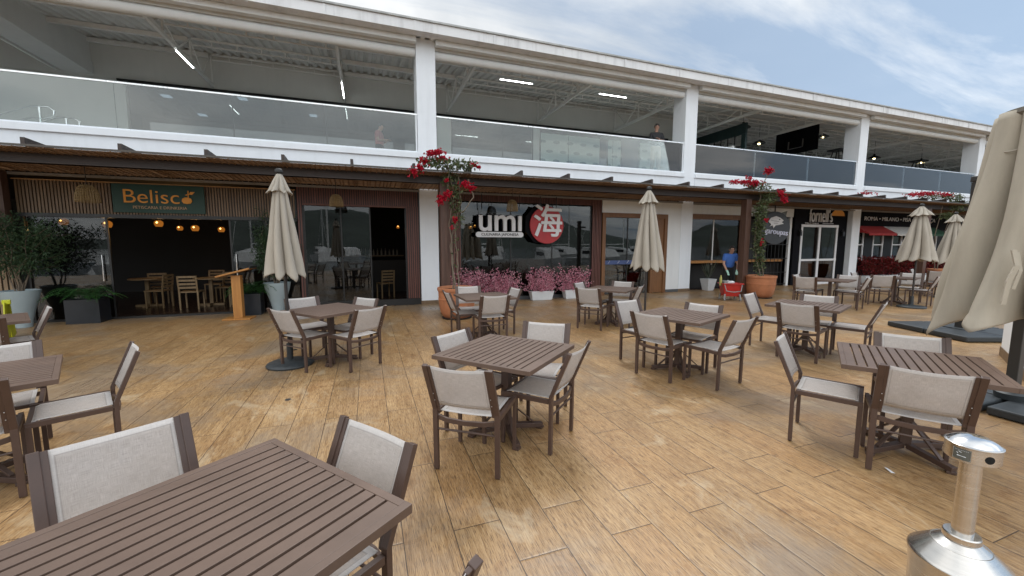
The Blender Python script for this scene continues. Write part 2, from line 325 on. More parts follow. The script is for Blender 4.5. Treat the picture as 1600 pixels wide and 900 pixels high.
# ------------------------------------------------------------------ mesh builder
class MB:
    def __init__(s): s.v = []; s.f = []; s.m = []; s.uv = {}
    def add(s, vs, fs, mi=0):
        o = len(s.v); s.v += [tuple(p) for p in vs]
        for f in fs: s.f.append(tuple(i + o for i in f)); s.m.append(mi)
        return o
    def box(s, x0, x1, y0, y1, z0, z1, mi=0):
        s.add([(x0, y0, z0), (x1, y0, z0), (x1, y1, z0), (x0, y1, z0), (x0, y0, z1), (x1, y0, z1), (x1, y1, z1), (x0, y1, z1)],
              [(0, 3, 2, 1), (4, 5, 6, 7), (0, 1, 5, 4), (1, 2, 6, 5), (2, 3, 7, 6), (3, 0, 4, 7)], mi); return s
    def bar(s, p, q, w, h, up=(0, 0, 1), mi=0, w2=None, h2=None):
        p = Vector(p); q = Vector(q); d = (q - p).normalized(); up = Vector(up)
        if abs(d.dot(up)) > 0.99: up = Vector((0, 1, 0))
        a = d.cross(up).normalized(); b = a.cross(d).normalized()
        w2 = w if w2 is None else w2; h2 = h if h2 is None else h2
        vs = [p + a * (sx * w / 2) + b * (sy * h / 2) for sx, sy in ((-1, -1), (1, -1), (1, 1), (-1, 1))] + [q + a * (sx * w2 / 2) + b * (sy * h2 / 2) for sx, sy in ((-1, -1), (1, -1), (1, 1), (-1, 1))]
        s.add(vs, [(0, 3, 2, 1), (4, 5, 6, 7), (0, 1, 5, 4), (1, 2, 6, 5), (2, 3, 7, 6), (3, 0, 4, 7)], mi); return s
    def path(s, pts, w, h, up=(0, 0, 1), mi=0):
        """mitred rectangular bar along a polyline"""
        pts = [Vector(p) for p in pts]; n = len(pts); up = Vector(up); vs = []
        for i, p in enumerate(pts):
            d1 = (pts[i] - pts[i - 1]).normalized() if i else None; d2 = (pts[i + 1] - pts[i]).normalized() if i < n - 1 else None
            d = ((d1 or d2) + (d2 or d1)).normalized()
            a = d.cross(up).normalized(); b = a.cross(d).normalized()
            k = 1 / max(0.5, math.cos((d1 or d2).angle(d2 or d1) / 2))
            vs += [p + a * (sx * w / 2) + b * (sy * h / 2 * k) for sx, sy in ((-1, -1), (1, -1), (1, 1), (-1, 1))]
        fs = [(0, 3, 2, 1), tuple((n - 1) * 4 + j for j in range(4))]
        for i in range(n - 1):
            for j in range(4): k = (j + 1) % 4; fs.append((i * 4 + j, i * 4 + k, i * 4 + 4 + k, i * 4 + 4 + j))
        s.add(vs, fs, mi); return s
    def tube(s, pts, r, n=10, mi=0):
        pts = [Vector(p) for p in pts]; L = len(pts); rs = r if isinstance(r, (list, tuple)) else [r] * L
        ref = Vector((0, 0, 1)); vs = []; fs = []
        d0 = (pts[1] - pts[0]).normalized()
        if abs(d0.z) > 0.9: ref = Vector((1, 0, 0))
        a = d0.cross(ref).normalized()
        for i, p in enumerate(pts):
            d = (pts[min(i + 1, L - 1)] - pts[max(i - 1, 0)]).normalized()
            a = (a - d * a.dot(d)).normalized(); b = d.cross(a)
            for k in range(n):
                t = 2 * math.pi * k / n; vs.append(p + (a * math.cos(t) + b * math.sin(t)) * rs[i])
        for i in range(L - 1):
            for k in range(n): k2 = (k + 1) % n; fs.append((i * n + k, i * n + k2, (i + 1) * n + k2, (i + 1) * n + k))
        fs.append(tuple(range(n - 1, -1, -1))); fs.append(tuple((L - 1) * n + k for k in range(n)))
        s.add(vs, fs, mi); return s
    def lathe(s, prof, n=32, c=(0, 0, 0), mi=0, sx=1, sy=1):
        vs = []; fs = []
        for r, z in prof:
            for k in range(n): t = 2 * math.pi * k / n; vs.append((c[0] + r * math.cos(t) * sx, c[1] + r * math.sin(t) * sy, c[2] + z))
        for i in range(len(prof) - 1):
            for k in range(n): k2 = (k + 1) % n; fs.append((i * n + k, i * n + k2, (i + 1) * n + k2, (i + 1) * n + k))
        if prof[0][0] > 1e-5: fs.append(tuple(range(n - 1, -1, -1)))
        if prof[-1][0] > 1e-5: fs.append(tuple((len(prof) - 1) * n + k for k in range(n)))
        s.add(vs, fs, mi); return s
    def prism(s, poly, y0, y1, mi=0):
        """polygon in XZ extruded along Y"""
        n = len(poly); vs = [(x, y0, z) for x, z in poly] + [(x, y1, z) for x, z in poly]
        fs = [tuple(range(n)), tuple(range(2 * n - 1, n - 1, -1))] + [(i, i + n, (i + 1) % n + n, (i + 1) % n) for i in range(n)]
        s.add(vs, fs, mi); return s
    def leaf(s, p, d, up, L, w, fold=0.25, mi=0):
        d = Vector(d).normalized(); a = d.cross(Vector(up))
        if a.length < 1e-3: a = d.cross(Vector((1, 0, 0)))
        a.normalize(); nrm = a.cross(d); p = Vector(p)
        m = p + d * L * 0.45
        s.add([p, m + a * w / 2 + nrm * w * fold, p + d * L, m - a * w / 2 + nrm * w * fold, m], [(0, 1, 4), (1, 2, 4), (2, 3, 4), (3, 0, 4)], mi)
    def build(s, name, mats, parent=None, smooth=None, bevel=0, loc=None):
        me = bpy.data.meshes.new(name); me.from_pydata(s.v, [], s.f)
        if not isinstance(mats, (list, tuple)): mats = [mats]
        for m in mats: me.materials.append(m)
        if len(mats) > 1: me.polygons.foreach_set('material_index', s.m)
        if s.uv:
            ul = me.uv_layers.new(name='UVMap')
            for lp in me.loops: ul.data[lp.index].uv = s.uv.get(lp.vertex_index, (0.5, 0.5))
        me.update()
        if smooth is not None:
            me.polygons.foreach_set('use_smooth', [True] * len(me.polygons))
            me.set_sharp_from_angle(angle=R(smooth))
        o = bpy.data.objects.new(name, me); COL.objects.link(o)
        if parent is not None: o.parent = parent
        if loc: o.location = loc
        if bevel:
            b = o.modifiers.new('bevel', 'BEVEL'); b.width = bevel; b.segments = 2; b.limit_method = 'ANGLE'; b.angle_limit = R(40)
        return o
def tag(o, label=None, cat=None, group=None, kind=None):
    if label: o['label'] = label
    if cat: o['category'] = cat
    if group: o['group'] = group
    if kind: o['kind'] = kind
    return o
def thing(name, label, cat, loc=(0, 0, 0), rz=0, group=None):
    o = bpy.data.objects.new(name, None); COL.objects.link(o); o.location = loc; o.rotation_euler = (0, 0, rz); o.empty_display_size = 0.2
    return tag(o, label, cat, group)
def bx(name, mats, parent, *b, bevel=0): return MB().box(*b).build(name, mats, parent, bevel=bevel)
KIDS = {}
def copy_tree(o, parent=None):
    c = o.copy(); COL.objects.link(c)
    if parent is not None: c.parent = parent
    for ch in list(o.children): copy_tree(ch, c)
    return c
def text(body, name, mat, parent, loc, size, extrude=0.01, sx=1.0, align='CENTER', rot=(R(90), 0, 0), offset=0.0, shear=0.0, spacing=1.0, sy=1.0, label=None):
    c = bpy.data.curves.new(name, 'FONT'); c.body = body; c.size = size; c.extrude = extrude; c.align_x = align; c.align_y = 'CENTER'; c.offset = offset; c.shear = shear; c.space_character = spacing
    c.materials.append(mat); tmp = bpy.data.objects.new(name + '_tmp', c); COL.objects.link(tmp)
    me = bpy.data.meshes.new_from_object(tmp); bpy.data.objects.remove(tmp); me.name = name
    o = bpy.data.objects.new(name, me); COL.objects.link(o); o.parent = parent; o.location = loc; o.rotation_euler = rot; o.scale = (sx, sy, 1)
    if label: o['label'] = label
    return o

# ================================================================== ground and surroundings
g = MB(); g.box(-40, 70, -5.5, 26, -0.35, 0.0); tag(g.build('deck_floor', M_deck), 'wood look plank tiles of the terrace floor', kind='structure')
M_water = pm('harbour_water', (0.02, 0.035, 0.04), 0.12, var=0.2, scale=0.4, bump=0.4, bscale=1.2)
g = MB(); g.box(-1500, 1500, -1500, -5.5, -2.2, -1.2); tag(g.build('harbour_water', M_water), kind='structure')
M_ground = pm('far_ground', (0.10, 0.11, 0.07), 0.9, var=0.3, scale=0.05)
g = MB(); g.box(-1500, 1500, 26, 1500, -1.2, -0.4); g.box(-1500, -40, -5.5, 26, -1.2, -0.4); g.box(70, 1500, -5.5, 26, -1.2, -0.4); tag(g.build('ground', M_ground), kind='structure')
M_hill = pm('wooded_hill', (0.085, 0.105, 0.09), 0.95, var=0.4, scale=0.05, bump=1.0, bscale=0.15)
def hills():
    g = MB(); nx, ny = 120, 14; rnd = random.Random(3); ph = [rnd.uniform(0, 6) for _ in range(8)]
    vs = []
    for j in range(ny + 1):
        for i in range(nx + 1):
            x = -900 + 1800 * i / nx; y = -330 - 260 * j / ny
            h = 24 + 13 * math.sin(x / 130 + ph[0]) + 13 * math.sin(x / 57 + ph[1]) + 5 * math.sin(x / 21 + ph[2]) + rnd.uniform(-2, 2)
            z = -2 + h * math.sin(math.pi * min(1, j / ny * 1.2) * 0.5) * (1 + 0.1 * math.sin(y / 30 + x / 40))
            vs.append((x, y, z))
    fs = [(j * (nx + 1) + i, j * (nx + 1) + i + 1, (j + 1) * (nx + 1) + i + 1, (j + 1) * (nx + 1) + i) for j in range(ny) for i in range(nx)]
    g.add(vs, fs); return g.build('hills', M_hill, smooth=60)
tag(hills(), kind='structure')
# boats in the harbour behind the viewer, mirrored in the shop glass
M_hull = pm('boat_gelcoat', (0.78, 0.78, 0.77), 0.3, var=0.04)
M_bwin = pm('boat_window', (0.02, 0.025, 0.03), 0.15)
def boat(x, y, L, rz, label, mast=True):
    t = thing('boat', label, 'boat', (x, y, -1.15), rz, 'boats moored in the harbour')
    g = MB(); n = 12; vs = []; w = L * 0.17
    for i in range(n + 1):
        u = i / n; xx = (u - 0.5) * L; ww = w * (1 - max(0, (u - 0.55) / 0.45) ** 2.2) + 0.02; sh = 1.1 + 0.5 * u * u
        vs += [(xx, -ww, sh), (xx, -ww * 0.7, 0), (xx, ww * 0.7, 0), (xx, ww, sh)]
    fs = []
    for i in range(n):
        for k in range(4): k2 = (k + 1) % 4; fs.append((i * 4 + k, i * 4 + k2, i * 4 + 4 + k2, i * 4 + 4 + k))
    fs += [(0, 1, 2, 3), (n * 4 + 3, n * 4 + 2, n * 4 + 1, n * 4)]
    g.add(vs, fs); g.build('hull', M_hull, t, smooth=40)
    g = MB(); g.prism([(-L * .3, 1.1), (L * .2, 1.3), (L * .1, 2.2), (-L * .22, 2.5)], -w * .6, w * .6); c = g.build('cabin', M_hull, t)
    g = MB(); g.box(-L * .22, L * .10, -w * .6 - .02, w * .6 + .02, 1.65, 2.05); g.build('window', M_bwin, c)
    if mast:
        g = MB(); g.tube([(L * .05, 0, 1.2), (L * .05, 0, L * 1.15)], 0.07, 8); g.tube([(L * .05, 0, 2.9), (-L * .38, 0, 2.8)], 0.06, 8); g.tube([(L * .48, 0, 1.7), (L * .05, 0, L * 1.12)], 0.02, 5); g.tube([(-L * .48, 0, 1.3), (L * .05, 0, L * 1.12)], 0.02, 5)
        g.build('mast', M_steel, t)
bl = ['large white motor yacht moored at the quay', 'white sailing boat with a tall mast at the quay', 'small white sailing boat between two yachts', 'long white motor yacht with raked cabin', 'white sailing boat moored stern to the quay', 'short white motor boat by the pontoon', 'tall masted white yacht at the far pontoon', 'white motor yacht at the left end of the pontoon', 'white sloop lying far out in the harbour']
for i, (x, y, L, rz, ms) in enumerate([(-16, -15, 12, 80, 0), (-9, -17, 10, 95, 1), (-3, -14, 7.5, 85, 1), (4, -17, 13, 92, 0), (11, -15, 9.5, 88, 1), (18, -16, 8, 96, 0), (27, -20, 11, 84, 1), (-26, -22, 14, 75, 0), (38, -32, 10, 60, 1)]):
    boat(x, y, L, R(rz), bl[i], bool(ms))
rnd = random.Random(31)
for i in range(16):
    boat(-34 + i * 5.2 + rnd.uniform(-1, 1), -34 - 9 * (i % 3), rnd.uniform(7, 12), R(rnd.uniform(70, 110)), 'white boat far out in the crowded marina, mirrored small in shop glass', i % 3 != 0)

# ================================================================== building
B = thing('commercial_building', 'long white two storey building with open upper terrace over shopfronts', 'building')
YF = 11.2; TOPZ = 6.95
colx = [-8.0 - 0.5 + 0.5, 1.38, 10.25, 19.3, 28.2, 37.1, 46.0]
colx[0] = -8.6
XL, XR = -16.0, 50.0
for x in colx:
    c = MB(); c.box(x, x + 0.5, YF, YF + 0.6, 0.0, TOPZ + 0.02); c.build('column', M_white, B, bevel=0.008)
    MB().box(x - 0.012, x + 0.512, YF - 0.012, YF + 0.612, 0.0, 0.10).build('skirting', M_slat1, B)
# upper floor slab between the columns, with a projecting curb
xs = [XL] + colx + [XR]
g = MB(); g.box(XL, XR, YF + 0.03, 24, 3.16, 3.85); g.build('floor_slab', M_offw, B)
for i in range(len(xs) - 1):
    a = xs[i] + (0.5 if i else 0); b = xs[i + 1]
    MB().box(a, b, YF - 0.02, YF + 0.027, 3.16, 3.93).build('slab_edge', M_white, B)
    MB().box(a - 0.02, b + 0.02, YF - 0.07, YF + 0.16, 3.93, 4.08).build('curb', M_white, B, bevel=0.01)
# roof: corrugated sheet rising to the back
RS = 0.16
def roofz(y): return 6.97 + RS * (y - 11.3)
g = MB(); vs = []; fs = []; pitch = 0.25; nper = int((XR - XL) / pitch)
prof = [(0, 0), (0.10, 0), (0.135, 0.06), (0.215, 0.06)]
pts = [(XL + i * pitch + a, h) for i in range(nper) for a, h in prof]
Y0, Y1 = 11.0, 24.0
for x, h in pts: vs.append((x, Y0, roofz(Y0) + h)); vs.append((x, Y1, roofz(Y1) + h))
fs = [(2 * i, 2 * i + 2, 2 * i + 3, 2 * i + 1) for i in range(len(pts) - 1)]
g.add(vs, fs); g.build('roof', M_roof, B)
# gutter with lip, fascia, roller blind tube
g = MB(); g.box(XL, XR, 10.74, 11.02, 6.93, 7.16); g.build('gutter', M_gutter, B)
g = MB(); g.box(XL, XR, 10.70, 11.04, 7.165, 7.20); g.box(XL, XR, 10.76, 11.06, 7.205, 7.24); g.build('gutter_lip', pm('gutter_lip_metal', (0.40, 0.41, 0.40), 0.6, var=0.25, scale=5), B)
for k in range(31):
    x = -11 + 2.05 * k; MB().box(x, x + 0.05, 10.72, 10.738, 6.92, 7.15).build('gutter_joint', M_gutter, B)
for i in range(len(xs) - 1):
    a = xs[i] + (0.5 if i else 0); b = xs[i + 1]
    MB().box(a, b, 11.03, 11.18, 6.80, 6.925).build('fascia', M_offw, B)
    g = MB(); g.tube([(a + .01, 11.36, 6.66), (b - .01, 11.36, 6.66)], 0.11, 14); g.build('blind_roller', M_offw, B, smooth=40)
    MB().box(a, b, 11.25, 11.50, 6.76, 6.90).build('roof_beam', M_offw, B)
# trusses and purlins
TX = [-12.2, -8.3, -4.47, -0.55, 3.1, 6.9, 10.65, 14.3, 18.0, 21.7, 25.4, 29.0, 32.8, 36.5, 40.2, 44]
YB = 16.0
for x in TX:
    yb = YB if x < 13 else 21.5
    g = MB(); g.bar((x, 11.5, 6.74), (x, yb, 6.74), 0.07, 0.10)
    if x >= 13: g.bar((x, 11.5, roofz(11.5) - .1), (x, yb, roofz(yb) - .1), 0.06, 0.06)
    ys = [12.6, 14.3, 16.0] + ([17.7, 19.4, 21.2] if x >= 13 else [])
    pv = 11.6
    for y in ys:
        yy = min(y, yb - .03); g.bar((x, yy, 6.78), (x, yy, roofz(yy) - 0.07), 0.04, 0.04)
        md = (pv + yy) / 2; g.bar((x, pv, roofz(pv) - .05), (x, md, 6.78), 0.03, 0.03); g.bar((x, md, 6.78), (x, yy, roofz(yy) - .06), 0.03, 0.03); pv = yy
    g.build('truss', M_steel, B)
for y in (12.6, 14.3, 15.93, 17.7, 19.4, 21.2):
    for a, b in zip([XL] + TX, TX + [XR]):
        if y > 16 and a < 13: continue
        z = roofz(y) - 0.075
        g = MB()
        if abs(a + 0.55) < .1 or a < -5 : g.box(a + .04, b - .04, y - .04, y + .04, z - .07, z + .05)
        else:
            g.box(a + .04, b - .04, y - .03, y + .03, z + .0, z + .05); g.box(a + .04, b - .04, y - .02, y + .02, z - .15, z - .12)
            k = a + 0.5
            while k < b - .1: g.box(k, k + .03, y - .015, y + .015, z - .12, z); k += 0.62
        g.build('purlin', M_steel, B)
# terrace back wall of the first two bays
g = MB(); g.box(-16, 13.9, 16.0, 16.15, 6.605, 8.0); g.box(-16, -6.75, 16.0, 16.15, 3.85, 6.60); g.box(1.9, 3.25, 16.0, 16.15, 3.85, 6.60); g.box(6.72, 7.0, 15.99, 16.15, 3.85, 6.60); g.build('terrace_wall', M_gray, B)
MB().box(-6.9, 13.6, 15.93, 15.985, 6.56, 6.625).build('window_header', M_dark, B)
for a, b in ((-6.7, -4.0), (-3.97, -1.2), (-1.17, 1.85), (3.3, 5.35), (5.4, 6.68)):
    MB().box(a, b, 16.03, 16.05, 3.9, 6.57).build('window_pane', M_darkglass, B)
    MB().box(b, b + .03, 16.0, 16.07, 3.9, 6.57).build('window_mullion', M_dark, B)
# printed frosted film on the glass of the second bay
def film():
    m, t = new_mat('printed_frosted_film')
    tcn = N(t, 'ShaderNodeTexCoord'); sp = N(t, 'ShaderNodeSeparateXYZ'); t.links.new(tcn.outputs['Object'], sp.inputs[0])
    u = mth(t, 'MULTIPLY', sp.outputs[0], 1.55); v = mth(t, 'MULTIPLY', sp.outputs[2], 2.6); iv = mth(t, 'FLOOR', v)
    u2 = mth(t, 'ADD', u, mth(t, 'MULTIPLY', mth(t, 'FLOORED_MODULO', iv, 2.0), 0.5))
    fu = mth(t, 'ABSOLUTE', mth(t, 'SUBTRACT', mth(t, 'FRACT', u2), 0.5)); fv = mth(t, 'ABSOLUTE', mth(t, 'SUBTRACT', mth(t, 'FRACT', v), 0.5))
    nz = N(t, 'ShaderNodeTexNoise', inp={'Scale': 22, 'Detail': 3}); t.links.new(tcn.outputs['Object'], nz.inputs['Vector'])
    mk = mth(t, 'LESS_THAN', mth(t, 'ADD', mth(t, 'MULTIPLY', mth(t, 'POWER', mth(t, 'DIVIDE', fu, .30), 2.0), 1.0), mth(t, 'ADD', mth(t, 'POWER', mth(t, 'DIVIDE', fv, .20), 2.0), mth(t, 'MULTIPLY', nz.outputs[0], .9))), 1.15)
    c = mixc(t, mth(t, 'MULTIPLY', mk, .8), (0.58, 0.68, 0.64), (0.16, 0.24, 0.24))
    out(t, bsdf(t, c, 0.4).outputs[0]); return m
M_film = film()
for i, (a, b) in enumerate(((7.02, 8.3), (8.33, 9.85), (10.3, 10.95), (12.0, 13.0))):
    MB().box(a, b, 15.9, 15.92, 3.9, 6.3).build('printed_film', M_film, B)
MB().box(9.86, 10.28, 15.92, 15.95, 3.9, 6.45).build('open_door_leaf', M_darkglass, B)
MB().box(11.0, 11.9, 15.88, 15.92, 3.9, 6.55).build('brown_panel', pm('mauve_panel', (0.13, 0.105, 0.115), 0.5), B)
MB().box(13.0, 13.8, 15.9, 15.95, 3.9, 6.3).build('green_panel', pm('green_panel', (0.04, 0.09, 0.06), 0.5), B)
MB().box(13.9, 14.05, 12.6, 21.6, 3.85, 5.6).build('partition_wall', M_gray, B)
# deep dark hall behind the third and later bays
g = MB(); g.box(13.9, XR, 21.6, 21.75, 3.85, 8.6); g.build('hall_back_wall', pm('hall_wall', (0.42, 0.42, 0.40), 0.8, var=.2, scale=.7), B)
g = MB(); g.box(XL, XR, 23.9, 24.0, 0, 8.9); g.box(XL, XL + .1, 11.3, 24, 0, 8.6); g.box(XR - .1, XR, 11.3, 24, 0, 8.6); g.build('outer_wall', M_offw, B)
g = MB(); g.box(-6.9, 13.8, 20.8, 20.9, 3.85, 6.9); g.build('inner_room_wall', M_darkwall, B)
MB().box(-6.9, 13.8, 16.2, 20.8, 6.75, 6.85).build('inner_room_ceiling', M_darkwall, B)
# dropped beam and side wall at the left end of the terrace
MB().box(-8.15, -7.45, 11.82, 16.0, 6.68, 7.02).build('side_beam', M_graylt, B)
MB().box(-7.62, -7.48, 11.25, 16.0, 7.02, 7.9).build('side_wall', M_graylt, B)
MB().box(-8.15, -7.45, 11.2, 11.82, 6.68, 6.92).build('side_beam_end', M_graylt, B)

# ground floor: ceiling, back wall, party walls
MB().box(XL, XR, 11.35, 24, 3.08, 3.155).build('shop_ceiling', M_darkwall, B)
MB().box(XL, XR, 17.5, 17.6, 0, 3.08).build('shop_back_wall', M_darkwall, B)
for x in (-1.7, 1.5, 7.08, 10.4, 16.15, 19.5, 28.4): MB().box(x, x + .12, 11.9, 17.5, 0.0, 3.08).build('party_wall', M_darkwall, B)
MB().box(XL, XR, 11.5, 17.5, 0.002, 0.012).build('shop_floor', pm('polished_shop_floor', (0.035, 0.018, 0.012), 0.22, var=.2), B)
# ledger beam over the shopfronts
for i in range(len(xs) - 1):
    a = xs[i] + (0.5 if i else 0); b = xs[i + 1]
    MB().box(a, b, YF - 0.06, YF - 0.024, 3.045, 3.10).build('ledger_beam', pm('pale_ledger', (0.22, 0.20, 0.18), 0.6), B)

def slats(name, mat, parent, x0, x1, z0, z1, y, pitch=0.055, w=0.034, d=0.03, back=M_dark):
    g = MB(); g.box(x0, x1, y, y + .03, z0, z1, 1)
    k = x0 + 0.01
    while k + w < x1: g.box(k, k + w, y - d, y - .001, z0, z1, 0); k += pitch
    return g.build(name, [mat, back], parent)

# ---- first shop: olive green sign, glazed sides and wide open doorway
A = thing('shopfront', 'ribbed timber shopfront with open doorway under the green sign', 'shopfront')
slats('ribbed_fascia', M_slat1, A, -6.68, -1.6, 2.30, 2.96, 11.24)
MB().box(-6.7, -1.6, 11.19, 11.24, 2.962, 2.985).build('pale_ledge', pm('ledge_wood', (0.42, 0.25, 0.12), .6), A)  # thin ledge, paler brown than the ribbed fascia below
MB().box(-6.7, -1.6, 11.20, 11.30, 2.22, 2.298).build('door_head', M_dark, A)
MB().box(-6.7, -1.6, 11.22, 11.32, 0.001, 0.045).build('threshold', M_dark, A)
slats('ribbed_wall', M_slat3, A, -9.5, -6.72, 0.0, 2.96, 11.15, pitch=0.09, w=.06)
MB().box(-7.05, -6.70, 10.95, 11.118, 2.0, 3.1).build('pillar', M_pergp, A)
for a, b in ((-6.58, -5.32), (-3.0, -2.32), (-2.28, -1.62)):
    MB().box(a, b, 11.26, 11.272, 0.05, 2.215).build('glass_pane', M_glass, A)
for x in (-6.65, -5.31, -3.04, -2.31): MB().box(x, x + .035, 11.245, 11.285, 0.045, 2.22).build('door_frame', M_dark, A)
g = MB(); g.tube([(-5.42, 11.22, 0.85), (-5.42, 11.22, 1.42)], .014, 8); g.build('door_handle', M_polish, A, smooth=40)
g = MB(); g.tube([(-2.93, 11.22, 0.85), (-2.93, 11.22, 1.42)], .014, 8); g.build('door_handle', M_polish, A, smooth=40)
sg = thing('shop_sign', 'dark green sign reading Belisco in orange letters', 'sign', (-4.285, 11.17, 2.65))
MB().box(-.83, .83, 0, .025, -.31, .305).build('board', M_green, sg, bevel=.004)
text('Belisc', 'lettering', M_gold, sg, (-.145, -.008, .03), .42, .006, 1.08, offset=-.002)
g = MB(); g.lathe([(0.001, -.075), (.07, -.06), (.1, -.01), (.085, .045), (.03, .07), (.001, .072)], 20, (0, 0, 0)); o = g.build('olive_emblem', M_gold, sg, smooth=50); o.scale = (1, .12, 1); o.location = (.50, -.015, -.02)
g = MB(); g.bar((.53, -.015, .03), (.535, -.015, .20), .018, .018); g.leaf((.535, -.015, .12), (1, 0, .45), (0, -1, 0), .14, .07, 0); g.leaf((.53, -.016, .11), (-1, 0, -.1), (0, -1, 0), .06, .03, 0); g.build('olive_sprig', M_gold, sg)
text('PETISCARIA E DRINKERIA', 'small_lettering', pm('sign_tan', (.5, .34, .2), .5), sg, (0, -.008, -.195), .088, .004, .98)

# ---- second shop: reddish ribbed frame
A = thing('shopfront', 'reddish brown ribbed shopfront with dark doorway left of the first white column', 'shopfront')
slats('ribbed_header', M_slat2, A, -1.58, 1.37, 2.66, 3.05, 11.22)
slats('ribbed_jamb', M_slat2, A, -1.58, -1.46, 0.18, 2.66, 11.22)
slats('ribbed_jamb', M_slat2, A, 1.02, 1.37, 0.18, 2.66, 11.22)
MB().box(-1.58, 1.37, 11.19, 11.26, 0.001, 0.175).build('plinth', M_dark, A)
MB().box(-1.46, 1.02, 11.175, 11.215, 2.615, 2.66).build('lintel_trim', M_slat2, A)
for a, b in ((-1.43, -.62), (-.58, .08)): MB().box(a, b, 11.26, 11.272, .18, 2.61).build('glass_pane', M_glass, A)
for x in (-1.46, -.615, .085, .985): MB().box(x, x + .03, 11.245, 11.285, .18, 2.61).build('door_frame', M_dark, A)
MB().box(-1.42, .06, 11.6, 11.63, .95, 1.15).build('inner_rail', pm('bench_back', (.12, .11, .10), .6), A)

# ---- third shop
A = thing('shopfront', 'wide glazed shopfront in reddish ribbed frame behind the pink flowers', 'shopfront')
slats('ribbed_header', M_slat2, A, 1.9, 7.1, 2.87, 3.05, 11.22)
slats('ribbed_jamb', M_slat2, A, 1.9, 2.5, 0.1, 2.87, 11.22)
slats('ribbed_jamb', M_slat2, A, 6.74, 7.1, 0.1, 2.87, 11.22)
MB().box(1.9, 7.1, 11.17, 11.26, 0.001, 0.10).build('plinth', pm('grey_plinth', (.08, .085, .09), .6), A)
for a, b in ((2.53, 4.0), (4.03, 5.35), (5.38, 6.7)): MB().box(a, b, 11.26, 11.272, .1, 2.86).build('glass_pane', M_glass, A)
for x in (2.5, 4.0, 5.35, 6.7): MB().box(x, x + .03, 11.245, 11.285, .1, 2.865).build('window_frame', M_dark, A)
sg = thing('shop_sign', 'white umi sign with CULINARIA JAPONESA strip hung before the window', 'sign', (3.62, 11.0, 2.24))
text('umı', 'lettering', M_text, sg, (0, 0, .08), .92, .03, 1.0, offset=.012)
text('umı', 'letter_backing', M_black, sg, (-.03, .05, .08), .92, .02, 1.0, offset=.034)
g = MB(); n = 12; poly = [( .62 + .075 * math.cos(t), -.31 + .075 * math.sin(t)) for t in [(-math.pi / 2 + math.pi * i / n) for i in range(n + 1)]] + [(-.66 + .075 * math.cos(t), -.31 + .075 * math.sin(t)) for t in [(math.pi / 2 + math.pi * i / n) for i in range(n + 1)]]
g.prism(poly, -.02, .02); g.build('strip', M_text, sg)
text('CULINARIA JAPONESA', 'small_lettering', M_black, sg, (-.02, -.026, -.31), .105, .004, 1.06)
g = MB(); 
for x in (-.55, .58): g.bar((x, .02, .4), (x, .02, .82), .02, .02)
g.build('hanger', M_dark, sg)
sg = thing('shop_sign', 'round red sign with white character 海 hung beside the umi sign', 'sign', (5.06, 11.0, 2.22))
g = MB(); g.lathe([(.001, 0), (.54, 0), (.55, .02), (.54, .04), (.001, .04)], 40); o = g.build('red_disc', pm('sign_red', (.42, .03, .035), .5), sg, smooth=40); o.rotation_euler = (R(90), 0, 0)
g = MB(); g.lathe([(.001, 0), (.60, 0), (.60, .03), (.001, .03)], 9); o = g.build('black_backing', M_black, sg); o.rotation_euler = (R(90), 0, 0); o.location = (-.10, .06, .02)
for k_, (dx_, dz_) in enumerate(((0, 0), (.016, 0), (-.016, .004), (0, .016))): text('海', 'lettering', M_text, sg, (.02 + dx_, -.06 - .002 * k_, 0.04 + dz_), 1.02, .012, .95, offset=.0)
g = MB()
for x in (-.2, .33): g.bar((x, .03, .45), (x, .03, .84), .02, .02)
g.build('hanger', M_dark, sg)

# ---- timber door bay and white walls
A = thing('shopfront', 'timber framed glazed door in a white wall behind the middle parasol', 'shopfront')
MB().box(7.1, 9.66, 11.16, 11.30, 2.52, 2.66).build('door_head', M_wood, A)
for a, b in ((7.1, 7.22), (9.0, 9.12), (9.54, 9.66)): MB().box(a, b, 11.16, 11.30, 0.001, 2.52).build('door_jamb', M_wood, A)
MB().box(9.12, 9.54, 11.2, 11.28, 0.02, 2.52).build('timber_panel', M_wood, A)
for a, b in ((7.22, 8.1), (8.13, 9.0)): MB().box(a, b, 11.26, 11.272, .02, 2.52).build('glass_pane', M_glass, A)
MB().box(8.1, 8.13, 11.245, 11.285, .02, 2.52).build('door_stile', M_dark, A)
g = MB(); g.box(7.23, 8.99, 11.235, 11.243, 1.0, 1.13); o = g.build('blue_safety_strip', pm('blue_strip', (.05, .08, .20), .5), A)
for k in range(5):
    g = MB(); x = 7.4 + k * .36; g.bar((x - .03, 11.232, 1.03), (x + .035, 11.232, 1.10), .016, .004); g.lathe([(.001, -.012), (.014, 0), (.001, .012)], 8, (x + .04, 11.231, 1.112)); g.build('safety_mark', M_text, A)
MB().box(7.1, 10.24, 11.20, 11.34, 2.662, 3.055).build('wall_panel', M_offw, A)
MB().box(9.662, 10.24, 11.20, 11.34, 0.1, 2.66).build('wall_panel', M_offw, A)
MB().box(9.662, 10.24, 11.19, 11.33, 0.001, 0.098).build('plinth', pm('grey_plinth', (.08, .085, .09), .6), A)

